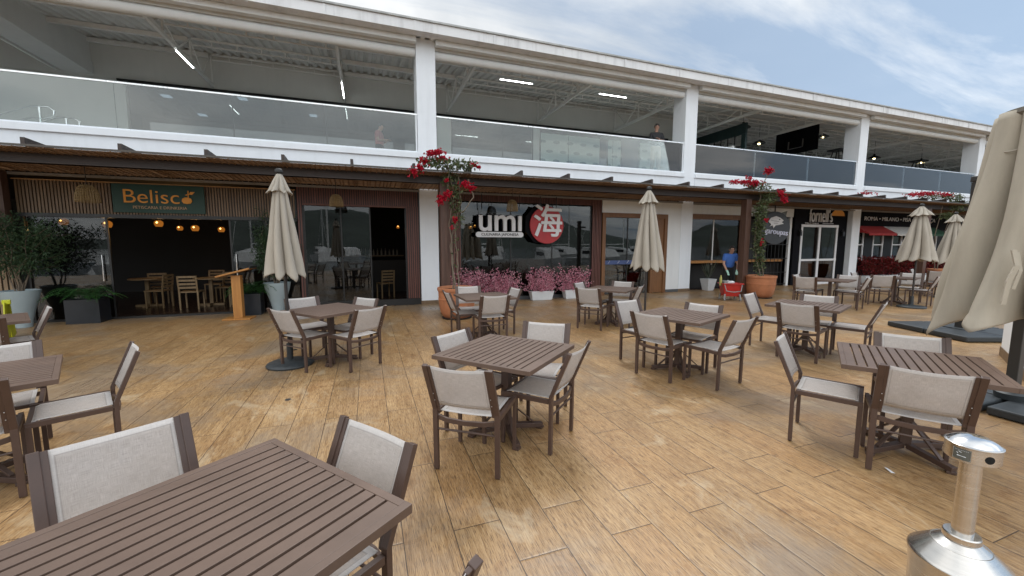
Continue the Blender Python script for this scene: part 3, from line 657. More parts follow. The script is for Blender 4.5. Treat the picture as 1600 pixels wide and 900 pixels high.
# ---- fourth shop
A = thing('shopfront', 'dark glazed shopfront with wooden counter behind the right terracotta pot', 'shopfront')
MB().box(10.76, 16.1, 11.45, 11.6, 2.74, 3.07).build('wall_panel', M_offw, A)
MB().box(10.76, 13.45, 11.42, 11.56, 2.56, 2.738).build('window_head', M_wood, A)
for a, b in ((10.8, 12.0), (12.04, 13.3)): MB().box(a, b, 11.5, 11.512, 1.08, 2.56).build('glass_pane', M_glass, A)
MB().box(12.0, 12.035, 11.48, 11.53, .9, 2.56).build('window_frame', M_steel, A)
MB().box(10.78, 13.4, 11.3, 11.72, 0.98, 1.07).build('counter', M_lect, A)
MB().box(13.32, 13.48, 11.42, 11.56, 0.001, 2.56).build('door_jamb', M_wood, A)
MB().box(13.5, 15.7, 11.5, 11.9, 0.98, 1.07).build('counter', M_lect, A)
g = MB()
k = 13.55
while k < 15.9: g.bar((k, 11.42, .05), (k, 11.42, 2.72), .016, .016); k += .2
for z in (.08, .55, 1.1, 1.65, 2.2, 2.7): g.bar((13.5, 11.43, z), (15.95, 11.43, z), .02, .02)
g.build('folding_grille', M_dark, A)
MB().box(15.85, 15.97, 11.40, 11.5, .001, 2.73).build('door_post', M_offw, A)
MB().box(10.76, 16.1, 11.9, 11.93, .001, .9).build('dado_panel', M_darkwall, A)
MB().box(13.5, 15.8, 12.3, 12.31, 1.07, 2.7).build('back_blind', pm('grey_blind', (.06, .06, .06), .7), A)
sg = thing('shop_sign', 'hanging black round sign with white fish and garoupas lettering', 'sign', (14.38, 10.9, 2.28), R(-12))
g = MB(); g.lathe([(.001, 0), (.60, 0), (.61, .03), (.60, .06), (.001, .06)], 36); o = g.build('disc', pm('sign_charcoal', (.03, .034, .04), .4), sg, smooth=40); o.rotation_euler = (R(90), 0, 0); o.location = (0, .03, -.02)
g = MB(); g.prism([(-.45, .28), (-.36, .55), (-.05, .60), (.1, .50), (.5, .62), (.44, .36), (.6, .3), (.57, -.25), (.5, -.2), (.35, .38), (-.2, .42)], .035, .065); g.build('fin_backing', pm('sign_grey', (.13, .14, .13), .5), sg)
g = MB(); fish = [(-.33, .22), (-.22, .36), (-.02, .42), (.16, .36), (.30, .26), (.22, .20), (.31, .14), (.12, .10), (-.02, .08), (-.1, -.02), (-.14, .08), (-.26, .04), (-.2, .12)]
g.prism(fish, -.05, -.032); g.build('fish_emblem', M_text, sg)
g = MB(); g.lathe([(.001, -.02), (.03, 0), (.001, .02)], 10, (.12, -.055, .30)); g.bar((-.22, -.055, .26), (.1, -.055, .22), .02, .006); g.bar((-.1, -.055, .16), (.05, -.055, .15), .03, .006); g.build('fish_detail', M_black, sg)
text('garoupas', 'lettering', pm('sign_bluewhite', (.75, .77, .95), .5), sg, (.03, -.05, -.16), .29, .015, .93, offset=.0, rot=(R(90), R(6), 0))
g = MB(); g.bar((0, .05, .5), (0, .05, .85), .03, .03); g.bar((0, .05, .83), (0, .5, .83), .03, .03); g.build('bracket', M_dark, sg)

# ---- fifth shop: black front, white double door
A = thing('shopfront', 'black shopfront with white four pane double door before the third column', 'shopfront')
for b in ((16.12, 16.5, 0.0, 3.07), (18.72, 19.29, 0.0, 3.07), (16.5, 18.72, 2.46, 3.07)): MB().box(b[0], b[1], 11.40, 11.5, b[2] + .001, b[3]).build('black_panel', M_black, A)
for a, b in ((16.5, 16.6), (17.55, 17.67), (18.62, 18.72)): MB().box(a, b, 11.38, 11.46, 0.001, 2.36).build('door_stile', M_text, A)
for z0, z1 in ((2.36, 2.46), (.98, 1.06), (0.001, .12)): MB().box(16.5, 18.72, 11.37, 11.45, z0, z1).build('door_rail', M_text, A)
for a, b in ((16.6, 17.55), (17.67, 18.62)):
    for z0, z1 in ((.12, .98), (1.06, 2.36)): MB().box(a, b, 11.41, 11.42, z0, z1).build('glass_pane', M_glass, A)
for x in (16.38, 18.95):
    g = MB(); g.box(x - .05, x + .05, 11.28, 11.38, 2.0, 2.18); g.lathe([(.001, .1), (.07, 0)], 4, (x, 11.33, 2.19)); g.build('wall_lantern', M_dark, A)
sg = thing('shop_sign', "tall white fornell's lettering with orange pizza slice over white door", 'sign', (17.6, 11.36, 2.84))
text("fornell's", 'lettering', M_text, sg, (-.02, 0, -.03), .50, .02, .88, offset=-.003, sy=1.6)
text('TRATTORIA', 'small_lettering', M_text, sg, (-.55, 0, -.335), .09, .008, 1.2, spacing=1.5)
MB().box(.1, .75, -.01, .01, -.335, -.32).build('underline', M_text, sg)
g = MB(); g.prism([(.98, .0)] + [(.98 + .40 * math.cos(a), .0 + .26 * math.sin(a)) for a in [math.pi * i / 10 for i in range(11)]], -.03, 0); g.build('pizza_emblem', M_gold, sg)

# ---- sixth shop: black, city names, awnings, windows
A = thing('shopfront', 'black shopfront with tricolour awnings and white window bars right of third column', 'shopfront')
g = MB(); g.box(19.81, 28.19, 11.5, 11.6, 2.35, 3.07); g.box(19.81, 28.19, 11.5, 11.6, 0.001, .95); g.build('black_panel', M_black, A)
M_dkgrey = pm('dark_grey_panel', (.03, .034, .038), .8, spec=.2)
for i in range(6):
    x = 19.95 + i * 1.38
    MB().box(x + .78, x + 1.33, 11.5, 11.58, .95, 2.35).build('grey_pier', M_dkgrey, A)
    MB().box(x - .05, x + .78, 11.56, 11.57, .95, 2.35).build('glass_pane', M_glass, A)
    g = MB()
    for a in (x, x + .68): g.box(a, a + .05, 11.50, 11.55, .95, 2.3)
    for z in (1.0, 1.62): g.box(x + .05, x + .68, 11.505, 11.545, z, z + .045)
    g.build('window_bars', M_text, A)
for i, (x0, x1, mt) in enumerate(((20.0, 21.9, pm('awning_red', (.33, .02, .02), .7)), (21.95, 23.9, pm('awning_white', (.62, .62, .60), .7)), (23.95, 25.9, pm('awning_green', (.015, .07, .035), .7)))):
    g = MB(); g.add([(x0, 11.49, 2.45), (x1, 11.49, 2.45), (x1, 10.95, 2.12), (x0, 10.95, 2.12), (x0, 10.95, 2.04), (x1, 10.95, 2.04)], [(0, 1, 2, 3), (3, 2, 5, 4)]); g.add([(x0, 11.49, 2.445), (x0, 10.95, 2.115), (x0, 11.49, 2.2)], [(0, 1, 2)]); o = g.build('awning', mt, A)
    sm = o.modifiers.new('solid', 'SOLIDIFY'); sm.thickness = .012
sg = thing('shop_sign', 'white serif city names ROMA MILANO PISA over the awnings', 'sign', (23.0, 11.46, 2.78))
text('ROMA • MILANO • PISA • FLORENÇA', 'lettering', M_text, sg, (.15, 0, 0), .25, .01, 1.3, offset=-.002)
# ---- last shop
A = thing('shopfront', 'white framed shopfront at the far right behind the small parasols', 'shopfront')
MB().box(28.75, 46, 11.5, 11.6, 2.6, 3.07).build('black_panel', M_black, A)
for k in range(7):
    x = 29.0 + k * 1.6; g = MB(); g.box(x, x + .1, 11.42, 11.5, 0.001, 2.6); g.box(x + .1, x + 1.6, 11.43, 11.49, 2.48, 2.6); g.build('window_frame', M_text, A)
    MB().box(x + .1, x + 1.6, 11.46, 11.47, 0.02, 2.48).build('glass_pane', M_glass, A)

# ================================================================== glass balustrades (one thing per bay)
names = ['glass balustrade left of the first bay', 'long glass balustrade at upper left with two joints', 'glass balustrade before the man in the dark shirt', 'glass balustrade of the third bay with pendant lamps behind', 'glass balustrade of the fourth bay near the far parasols', 'glass balustrade of the fifth bay at the right end', 'glass balustrade of the sixth bay at the right end', 'last glass balustrade at the far right end']
for i in range(len(xs) - 1):
    a = xs[i] + (0.5 if i else 0); b = xs[i + 1]
    t = thing('glass_balustrade', names[i], 'balustrade', group='glass balustrades of the upper terrace')
    n = max(1, round((b - a) / 3.0)); w = (b - a - .04) / n
    for k in range(n):
        MB().box(a + .02 + k * w + .002, a + .02 + (k + 1) * w - .002, 11.24, 11.252, 4.085, 5.05).build('glass_panel', M_bal, t)
    MB().box(a + .01, b - .01, 11.225, 11.267, 5.052, 5.085).build('top_rail', pm('bright_rail', (.80, .82, .82), .3, .6), t)
    MB().box(a + .01, b - .01, 11.22, 11.27, 4.082, 4.12).build('shoe_rail', M_white, t)
    MB().box(b - .05, b - .015, 11.22, 11.27, 4.12, 5.05).build('end_post', M_white, t)

# ================================================================== pergola
P = thing('pergola', 'dark brown pergola with bamboo lattice roof along the shopfronts', 'pergola')
for x in (1.72, 11.14, 20.6, 30.0, 39.5):
    MB().box(x - .105, x + .105, 9.32, 9.53, 0.0, 3.03).build('post', M_pergp, P, bevel=.006)
g = MB(); g.box(XL, XR, 9.40, 9.50, 3.035, 3.20); g.box(XL, XR, 9.37, 9.53, 3.035, 3.055); g.box(XL, XR, 9.37, 9.53, 3.185, 3.205); g.build('front_beam', M_perg, P)
rx = -13.9
while rx < 49:
    MB().bar((rx, 9.02, 3.318), (rx, 11.16, 3.225), .055, .125).build('rafter', M_perg, P)
    rx += 1.243
g = MB(); g.box(XL, XR, 8.985, 9.015, 3.235, 3.268); g.build('edge_trim', pm('pergola_edge', (.07, .06, .05), .5), P)
g = MB(); y = 9.04
while y < 11.16:
    dzl = -.0435 * (y - 9.0); g.box(XL, XR, y, y + .027, 3.224 + dzl + random.uniform(-.005, .005), 3.238 + dzl); y += .044
x = XL
while x < XR: g.bar((x, 8.97 - random.uniform(0, .07), 3.212), (x + random.uniform(-.02, .02), 11.17, 3.117), .018, .011); x += random.uniform(.07, .13)
g.build('bamboo_lattice', M_bamboo, P)

# ================================================================== tables and chairs
def make_chair():
    t = thing('patio_chair', 'x', 'chair')
    for sx in (-1, 1):
        x = sx * .235
        g = MB(); g.path([(x, -.218, 0.006), (x, -.222, .47), (x, -.368, .83)], .028, .036, up=(1, 0, 0)); g.build('leg', M_frame, t, bevel=.003)
        g = MB(); g.box(x - .014, x + .014, .19, .22, 0.006, .43); g.build('leg', M_frame, t, bevel=.003)
        x2 = sx * .2125
        g = MB(); g.path([(x2, -.219, .448), (x2, -.224, .475), (x2, -.3665, .826)], .015, .034, up=(1, 0, 0), mi=0)
        for z in (.545, .60): yb = -.222 - (z - .47) * .4055 - .0195; g.box(x2 - .003, x2 + .003, yb - .003, yb + .004, z, z + .006, 1)
        g.build('back_rail', [M_frame, M_bolt], t, bevel=.002)
    g = MB()
    for sx in (-1, 1): g.bar((sx * .235, -.204, .43), (sx * .235, .22, .43), .026, .036)
    g.bar((-.222, .205, .425), (.222, .205, .425), .026, .026)
    g.path([(-.222, -.212, .405), (-.14, -.235, .395), (0, -.245, .392), (.14, -.235, .395), (.222, -.212, .405)], .020, .034)
    g.build('seat_frame', M_frame, t, bevel=.002)
    g = MB(); g.tube([(-.222, -.22, .315), (.222, -.22, .315)], .0085, 8); g.build('stretcher', M_frame, t, smooth=40)
    # slung fabric: seat and backrest
    g = MB(); nx, ny = 10, 8; w = .205
    for j in range(ny + 1):
        for i in range(nx + 1):
            u = i / nx; v = j / ny; g.uv[len(g.v)] = (u, v); y = -.205 + .42 * v
            g.v.append(((u - .5) * 2 * w, y, .449 - .014 * math.sin(math.pi * u) * math.sin(math.pi * min(1, .15 + v * .8)) - (.02 * max(0, v - .93) / .07)))
    for j in range(ny):
        for i in range(nx): a = j * (nx + 1) + i; g.f.append((a, a + 1, a + nx + 2, a + nx + 1)); g.m.append(0)
    o = g.build('seat', M_sling, t, smooth=80); sm = o.modifiers.new('solid', 'SOLIDIFY'); sm.thickness = .003
    g = MB(); nx, ny = 12, 8; w = .207
    for j in range(ny + 1):
        for i in range(nx + 1):
            u = i / nx; v = j / ny; g.uv[len(g.v)] = (u, v); z = .505 + .320 * v; y = -.222 - (z - .47) * .405
            g.v.append(((u - .5) * 2 * w, y - .022 * math.sin(math.pi * u) * (.75 + .25 * v) , z - .010 * math.sin(math.pi * u) * v))
    for j in range(ny):
        for i in range(nx): a = j * (nx + 1) + i; g.f.append((a, a + 1, a + nx + 2, a + nx + 1)); g.m.append(0)
    o = g.build('backrest', M_sling, t, smooth=80); sm = o.modifiers.new('solid', 'SOLIDIFY'); sm.thickness = .003
    return t
def make_table(nslot=13):
    t = thing('patio_table', 'x', 'table'); h = .45; T = .742; b = .032
    g = MB()
    for s in (-1, 1):
        g.box(-h, h, s * h - (b if s > 0 else 0), s * h + (0 if s > 0 else b), T - .034, T); g.box(s * h - (b if s > 0 else 0), s * h + (0 if s > 0 else b), -h + b + .0005, h - b - .0005, T - .034, T - .0004)
    n = nslot + 1; w = (2 * (h - b)) / n; gap = .0125
    for k in range(n): y0 = -h + b + k * w; g.box(-h + b + .001, h - b - .001, y0 + (gap / 2 if k else .0008), y0 + w - (gap / 2 if k < n - 1 else .0008), T - .030, T - .001)
    g.build('tabletop', M_top, t, bevel=.0015)
    g = MB(); g.box(-.035, .035, -.035, .035, .06, T - .04); g.build('pedestal', M_frame, t, bevel=.003)
    g = MB()
    for a in (45, 135): c, s_ = math.cos(R(a)) * .36, math.sin(R(a)) * .36; g.bar((-c, -s_, T - .052), (c, s_, T - .052), .03, .022)
    g.box(-.12, .12, -.12, .12, T - .04, T - .035); g.build('top_support', M_frame, t)
    for a in (45, 135, 225, 315):
        c, s_ = math.cos(R(a)), math.sin(R(a))
        g = MB(); g.path([(c * .03, s_ * .03, .062), (c * .33, s_ * .33, .032)], .052, .040); g.box(c * .31 - .028, c * .31 + .028, s_ * .31 - .028, s_ * .31 + .028, .0, .02); g.build('foot', M_frame, t, bevel=.003)
        g = MB(); g.bar((c * .035, s_ * .035, .26), (c * .25, s_ * .25, .062), .030, .012); g.build('brace', M_frame, t, bevel=.001)
    return t
chair0 = make_chair(); table0 = make_table(); used = {'c': False, 't': False}
def put(kind, src, loc, rz, label, group):
    o = src if not used[kind] else copy_tree(src); used[kind] = True
    o.location = (loc[0], loc[1], 0.0015); o.rotation_euler = (0, 0, rz); o['label'] = label; o['group'] = group; return o
def chair(mid, ang, tc, label):
    a = R(ang); f = Vector((-math.sin(a), math.cos(a))); m = Vector(mid)
    if f.dot(Vector(tc) - m) < 0: f = -f
    org = m + f * .368
    put('c', chair0, org, math.atan2(f.y, f.x) - math.pi / 2 + R(random.uniform(-.6, .6)), label, 'brown sling chairs of the terrace')
def table(c, ang, label): put('t', table0, c, R(ang), label, 'brown slatted tables of the terrace')
# foreground left
table((-.515, 1.425), 218, 'large brown slatted table top filling the lower left corner')
chair((-1.06, 2.16), 32, (-.515, 1.425), 'chair with its pale backrest standing left above the foreground table')
chair((.01, 1.80), -54, (-.515, 1.425), 'chair tucked in at the right end of the foreground table')
chair((.05, .78), 38, (-.515, 1.425), 'chair cut off by the lower frame edge, only its post tip showing')
# middle
table((1.10, 3.19), 41, 'square slatted table in the very middle of the deck')
T = (1.10, 3.19)
chair((.53, 2.55), -36, T, 'nearest chair of the middle table, its see-through back to the viewer')
chair((1.57, 2.75), 42, T, 'chair turned sideways at the right corner of the middle table')
chair((.71, 3.65), 36, T, 'chair behind the left corner of the middle table')
chair((1.75, 3.78), -37, T, 'chair behind the right half of the middle table')
# left table with parasol
T = (-.52, 6.12); table(T, 39, 'table standing beside the left parasol base')
chair((-1.06, 5.68), -46, T, 'front left chair at the left parasol table, before the round base')
chair((.03, 5.45), 39, T, 'front right chair at the left parasol table')
chair((-.98, 6.90), 28, T, 'chair behind the left parasol pole')
chair((-.03, 6.52), -48, T, 'far right chair at the left parasol table, before the dark doorway')
# table by left terracotta pot
T = (1.93, 6.80); table(T, 2, 'table in front of the left terracotta pot and pink flowers')
chair((1.27, 6.90), -86, T, 'narrow seen chair right before the left terracotta pot')
chair((1.92, 6.10), -1, T, 'chair with its back to the viewer below the pink flowers')
chair((1.85, 7.70), -6, T, 'chair between the left terracotta pot and its table')
chair((2.62, 7.05), -84, T, 'right hand chair of the table by the left terracotta pot')
# table before timber door
T = (4.72, 7.06); table(T, -52, 'table in front of the timber door, left of the middle parasol')
chair((3.89, 6.60), -50, T, 'front chair at the timber door table, back to the viewer')
chair((4.30, 7.66), 34, T, 'mostly hidden chair at the left of the timber door table')
chair((5.36, 7.54), -56, T, 'chair facing the viewer before the timber door')
chair((5.12, 6.60), 38, T, 'chair beside the middle parasol pole at the timber door table')
# table right of the middle parasol
T = (3.80, 4.10); table(T, 22, 'slatted table right below the middle parasol')
chair((3.12, 3.88), -72, T, 'front left chair of the table below the middle parasol')
chair((3.92, 3.23), 12, T, 'nearest right chair of the table below the middle parasol')
chair((4.36, 4.26), -66, T, 'chair at the far side of the table below the middle parasol')
chair((3.57, 4.93), 10, T, 'chair left behind the table, under the middle parasol canopy')
# table before right terracotta pot
T = (6.24, 4.12); table(T, 22, 'table in front of the right terracotta pot')
chair((5.56, 3.82), -70, T, 'chair with its back to the viewer below the right terracotta pot table')
chair((6.88, 4.38), -62, T, 'far chair of the table before the right terracotta pot')
chair((6.01, 4.94), 19, T, 'chair standing just right of the red mop bucket and pot')
chair((6.82, 3.46), 22, T, 'chair seen edge on between two tables at right')
# table beside the ash bin
T = (3.97, 1.80); table(T, 33, 'slatted table at the right edge behind the steel ash bin')
chair((3.41, 1.45), -56, T, 'big chair behind the steel ash bin, back to the viewer')
chair((3.43, 2.48), 28, T, 'chair at the left end of the table by the ash bin, seen from its side')
chair((4.60, 2.12), -54, T, 'chair behind the table by the ash bin, near the black parasol base')
# far tables
T = (11.35, 6.98); table(T, 20, 'far table before the black shopfront with white door')
chair((10.51, 7.06), -60, T, 'far chair left, before the black shopfront, back to the viewer')
chair((11.75, 6.32), 17, T, 'far chair right of that table, seat toward the white column')
chair((11.15, 7.75), 17, T, 'far chair facing the viewer before the white double door')
chair((12.2, 7.05), -65, T, 'far chair facing the viewer beside the white column')
T = (13.85, 6.85); table(T, 18, 'far table under the right small parasol')
chair((12.95, 6.68), -55, T, 'chair left of the right small parasol, back to the viewer')
chair((13.95, 5.98), 14, T, 'chair right of the right small parasol pole')
chair((13.6, 7.75), 14, T, 'chair behind the far table left of the red hedge parasol')
chair((14.8, 6.95), -70, T, 'chair facing the viewer just behind the right small parasol pole')
T = (17.6, 7.3); table(T, 20, 'farthest table beside the last small parasol')
chair((16.7, 7.2), -60, T, 'farthest chair left of the last small parasol')
chair((17.7, 6.45), 15, T, 'farthest chair in front of the last small parasol')
chair((17.3, 8.15), 15, T, 'farthest chair facing the viewer near the red hedge')
chair((18.4, 7.4), -70, T, 'farthest chair at right half hidden by the large parasol')
# left edge
T = (-2.59, 3.69); table(T, 27, 'table cut by the left frame edge, middle height')
chair((-1.78, 3.99), -63, T, 'chair seen from its side at the right end of the left edge table')
chair((-2.31, 3.15), 27, T, 'chair at the left frame edge, near side, brown post showing')
chair((-2.87, 4.42), 27, T, 'chair at the left frame edge behind the table, pale backrest')
T = (-4.44, 6.55); table(T, 32, 'farther table at the left frame edge below the yellow sign')
chair((-3.96, 6.97), -56, T, 'side seen chair in front of the tall pale blue pot')
chair((-4.06, 5.97), 30, T, 'chair at the left frame edge below the yellow sign, back to the viewer')

# ================================================================== parasols
def canopy_mesh(name, mat, parent, Rb, rt, z0, z1, lobes, seed, tilt=0.0, sag=0.06, powr=0.85, n=144, bulge=0.0, dep=.34):
    rnd = random.Random(seed); amp = [rnd.uniform(.80, 1.12) for _ in range(lobes)]; ph = rnd.uniform(0, 6)
    off = [rnd.uniform(-.25, .25) for _ in range(lobes)]; drop = [rnd.uniform(.6, 1.25) for _ in range(lobes)]
    vs = []; m = 34
    for j in range(m + 1):
        t = j / m
        for k in range(n):
            a = 2 * math.pi * k / n; u = a / (2 * math.pi) * lobes; i = int(u) % lobes; fu = u - int(u)
            fu2 = min(1, max(0, fu + off[i] * math.sin(math.pi * fu) * .5)); lob = math.sin(math.pi * fu2) ** .7; tri = 1 - abs(2 * fu2 - 1)
            depth = .16 + dep * min(1, t * 2.2)
            r = (rt + (Rb - rt) * t ** powr + bulge * math.sin(math.pi * t)) * (1 - depth + depth * lob * amp[i])
            r *= 1 + .03 * math.sin(t * 9 + i * 2.1 + ph)
            z = z1 + (z0 - z1) * t + (sag * (1 - tri * drop[i]) if j == m else 0) * 1.0
            if m - 4 < j < m: z += sag * (1 - tri * drop[i]) * (j - m + 4) / 4
            aa = a + ph + .18 * math.sin(t * 3 + i) * t
            vs.append((r * math.cos(aa) + tilt * t, r * math.sin(aa), z))
    fs = [(j * n + k, j * n + (k + 1) % n, (j + 1) * n + (k + 1) % n, (j + 1) * n + k) for j in range(m) for k in range(n)]
    g = MB(); g.add(vs, fs); o = g.build(name, mat, parent, smooth=60); sm = o.modifiers.new('solid', 'SOLIDIFY'); sm.thickness = .004; sm.offset = -1; return o
def parasol(x, y, rz, seed, ztop, zbot, rb, label, strap=False):
    t = thing('closed_parasol', label, 'parasol', (x, y, 0.0015), rz, 'closed beige parasols')
    g = MB(); g.tube([(0, 0, .05), (0, 0, ztop - .05)], .021, 14); g.build('pole', M_pole, t, smooth=40)
    g = MB(); g.lathe([(.29, 0), (.295, .02), (.285, .035), (.25, .05), (.08, .062), (.06, .075), (.04, .08), (.036, .30), (.001, .301)], 40); g.build('base', M_base, t, smooth=35)
    g = MB(); g.tube([(.03, 0, .2), (.07, 0, .2)], .008, 8); g.lathe([(.001, -.01), (.018, 0), (.001, .01)], 10, (.08, 0, .2)); g.build('clamp_knob', M_foot, t)
    canopy_mesh('canopy', M_canopy, t, rb, .045, zbot + .03, ztop - .12, 8, seed, sag=.10)
    canopy_mesh('vent_cap', M_canopy, t, rb * .60, .030, ztop - .32, ztop - .065, 8, seed + 5, sag=.05, powr=.95)
    g = MB(); g.lathe([(.001, -.07), (.02, -.07), (.02, -.035), (.012, -.03), (.046, -.014), (.050, .008), (.032, .036), (.001, .044)], 18, (0, 0, ztop - .03)); g.build('finial', M_foot, t, smooth=50)
    if strap:
        g = MB(); g.path([(0, 0, 0), (.02, 0, -.08), (.05, -.01, -.22)], .028, .006, up=(0, 1, 0)); o = g.build('tie_strap', M_canopy, t); o.location = (.03, -rb * .60, zbot + .62)
    return t
parasol(-1.045, 6.08, 0.3, 1, 2.62, 1.14, .262, 'closed beige parasol at left, before the ribbed shopfronts')
parasol(4.95, 6.25, 1.2, 4, 2.70, 1.12, .325, 'closed beige parasol in the middle, with hanging strap', strap=True)
parasol(13.42, 6.25, 0.5, 9, 2.68, 1.15, .42, 'closed beige parasol before the red hedge')
parasol(16.8, 7.0, 2.1, 13, 2.62, 1.02, .40, 'small closed beige parasol farthest away at right')

# large cantilever parasol at right: post with crank, slab base, hanging closed canopy
t = thing('large_parasol', 'big closed beige parasol filling the right edge, with crank post', 'parasol', (0, 0, 0.0015))
px_, py_ = 6.12, 1.98
g = MB(); g.box(px_ - .055, px_ + .055, py_ - .04, py_ + .04, .06, 2.95); g.build('post', pm('charcoal_post', (.04, .038, .036), .45), t, bevel=.006)
g = MB(); g.box(px_ - .09, px_ + .075, py_ - .07, py_ + .06, 1.02, 1.22); g.tube([(px_ - .06, py_, 1.1), (px_ - .18, py_ - .03, 1.1)], .014, 10); g.tube([(px_ - .18, py_ - .03, 1.1), (px_ - .22, py_ - .04, 1.24)], .012, 10); g.tube([(px_ - .22, py_ - .04, 1.24), (px_ - .33, py_ - .06, 1.25)], .017, 10); g.build('crank_box', M_foot, t, smooth=40)
for (a, b) in ((-.52, -.02), (.02, .52)):
    for (c, d) in ((-.52, -.02), (.02, .52)):
        g = MB(); g.box(px_ + a, px_ + b, py_ + c, py_ + d, .005, .085); g.build('base_slab', M_base, t, bevel=.015)
g = MB(); g.lathe([(.12, 0), (.125, .06), (.09, .08), (.085, .03)], 24, (px_, py_, .085)); g.build('post_socket', M_base, t, smooth=40)
cx_, cy_ = 5.25, 1.645
g = MB(); g.path([(px_, py_, 2.93), (px_ - .2, py_ - .04, 3.0), (cx_, cy_, 2.86)], .06, .08); g.build('arm', M_pole, t)
o = canopy_mesh('canopy', M_canopy2, t, .62, .34, .85, 2.72, 9, 27, sag=.20, powr=1.0, n=288, dep=.42); o.location = (cx_, cy_, 0); o.rotation_euler = (0, 0, R(14))
g = MB(); g.lathe([(.30, 2.68), (.315, 2.70), (.31, 2.735), (.14, 2.76), (.001, 2.77)], 30); o = g.build('top_cap', pm('canopy_cap', (.16, .145, .12), .6), t, smooth=40); o.location = (cx_, cy_, 0)
g = MB(); pts = [(.345 * math.cos(R(a)), .345 * math.sin(R(a)), 2.42 - .03 * abs(math.sin(R(a * 4)))) for a in range(0, 361, 8)]; g.tube(pts, .006, 6); o = g.build('cord', M_canopy, t); o.location = (cx_, cy_, 0)
g = MB(); g.path([(0, 0, 0), (.02, -.015, -.12), (-.02, -.01, -.24), (-.03, 0, -.42)], .04, .010, up=(0, 1, 0)); g.path([(.03, 0, -.02), (.05, -.015, -.16), (.02, -.01, -.30)], .03, .008, up=(0, 1, 0)); o = g.build('tie_strap', M_canopy2, t); o.location = (4.63, 1.585, 1.60); o.rotation_euler = (0, 0, R(-20))
# second cantilever post further back with slab base
t = thing('cantilever_post', 'dark grey parasol post with cap on a black four piece slab base', 'parasol', (10.35, 4.05, 0.0015), R(-20))
g = MB(); g.box(-.075, .075, -.075, .075, .10, 2.76); g.build('post', pm('charcoal_post', (.04, .038, .036), .45), t, bevel=.012)
g = MB(); g.box(-.088, .088, -.088, .088, 2.762, 2.86); g.build('post_cap', pm('charcoal_post', (.04, .038, .036), .45), t, bevel=.015)
g = MB(); g.box(.05, .50, -.03, .03, 2.5, 2.58); g.build('arm', pm('charcoal_post', (.04, .038, .036), .45), t)
for (a, b) in ((-.72, -.01), (.01, .72)):
    for (c, d) in ((-.72, -.01), (.01, .72)):
        g = MB(); g.box(a, b, c, d, .005, .10); g.build('base_slab', M_base, t, bevel=.02)
g = MB(); g.box(-.2, .2, -.2, .2, .1015, .115); g.build('base_plate', M_base, t, bevel=.004)

# ================================================================== parapet at right edge and ash bin
t = thing('parapet_wall', 'low white wall with tan skirting behind the large parasol', 'wall')
d = Vector((-1.34, -.67, 0)).normalized(); a0 = Vector((8.86, 3.04, 0)); a1 = a0 + d * 1.9; nn = Vector((d.y, -d.x, 0)) * -1
if nn.x < 0: nn = -nn
g = MB(); g.bar(a0 + nn * .12 + Vector((0, 0, .45)), a1 + nn * .12 + Vector((0, 0, .45)), .22, .9); g.build('wall', M_white, t)
g = MB(); g.bar(a0 + nn * .12 + Vector((0, 0, .065)) - d * .012, a1 + nn * .12 + Vector((0, 0, .065)), .244, .13); g.build('skirting', M_slat1, t)
t = thing('ash_bin', 'stainless steel standing ash bin with domed cap and round hole', 'ash bin', (2.31, .83, 0))
g = MB(); g.lathe([(.078, .768), (.081, .771), (.081, .828), (.084, .830), (.084, .834), (.076, .838)], 48); g.build('head_band', M_chrome, t, smooth=40)
g = MB(); g.lathe([(.001, .866), (.02, .865), (.045, .858), (.066, .847), (.079, .836)], 48); g.build('domed_cap', M_polish, t, smooth=60)
g = MB(); g.lathe([(.001, .767), (.045, .767), (.078, .769)], 48); g.build('head_bottom', M_chrome, t, smooth=40)
RB = .0816; n = 22; ang0 = math.atan2(-.83, -2.31) + R(36)
g = MB(); vs = [(math.cos(ang0 + .016 / RB * math.cos(2 * math.pi * k / n)) * RB, math.sin(ang0 + .016 / RB * math.cos(2 * math.pi * k / n)) * RB, .799 + .0155 * math.sin(2 * math.pi * k / n)) for k in range(n)]
vs = [(math.cos(ang0) * (RB + .0006), math.sin(ang0) * (RB + .0006), .799)] + vs; g.add(vs, [(0, 1 + k, 1 + (k + 1) % n) for k in range(n)]); g.build('ash_hole', pm('hole_black', (.004, .004, .004), .9), t)
ang1 = ang0 - R(56)
g = MB(); vs = []
for z in (.776, .822):
    for k in range(9): aa = ang1 + (k - 4) * .085; vs.append((math.cos(aa) * (RB - .0001), math.sin(aa) * (RB - .0001), z))
g.add(vs, [(k, k + 1, k + 10, k + 9) for k in range(8)]); pl = g.build('label_plate', pm('etched_plate', (.13, .14, .13), .5, .5), t)
def onband(a, z): return (math.cos(a) * (RB + .0004), math.sin(a) * (RB + .0004), z)
g = MB()
def stroke(pts, w=.0016):
    g.tube([onband(ang1 + u * .34, .799 + v * .023) for u, v in pts], w, 4)
for q in ([(-.95, -.9), (.95, -.9)], [(-.95, .9), (.95, .9)], [(-.95, -.9), (-.95, .9)], [(.95, -.9), (.95, .9)]): stroke(q, .0006)
stroke([(-.45, -.35), (.5, -.35)], .0018); stroke([(-.35, 0), (-.55, .2), (-.3, .45), (0, .3), (.05, .5)], .0011)
for k in range(9): stroke([(-.75 + k * .17, .68), (-.67 + k * .17, .68)], .0009)
g.build('plate_marking', M_bolt, pl)
g = MB(); g.lathe([(.034, .41), (.034, .768)], 40); g.build('tube', M_chrome, t, smooth=40)
g = MB(); g.lathe([(.035, .440), (.055, .439), (.058, .434), (.058, .414), (.053, .410), (.088, .385), (.092, .3855), (.150, .332), (.157, .324), (.159, .317), (.157, .309)], 64); g.build('cone', M_chrome, t, smooth=30)
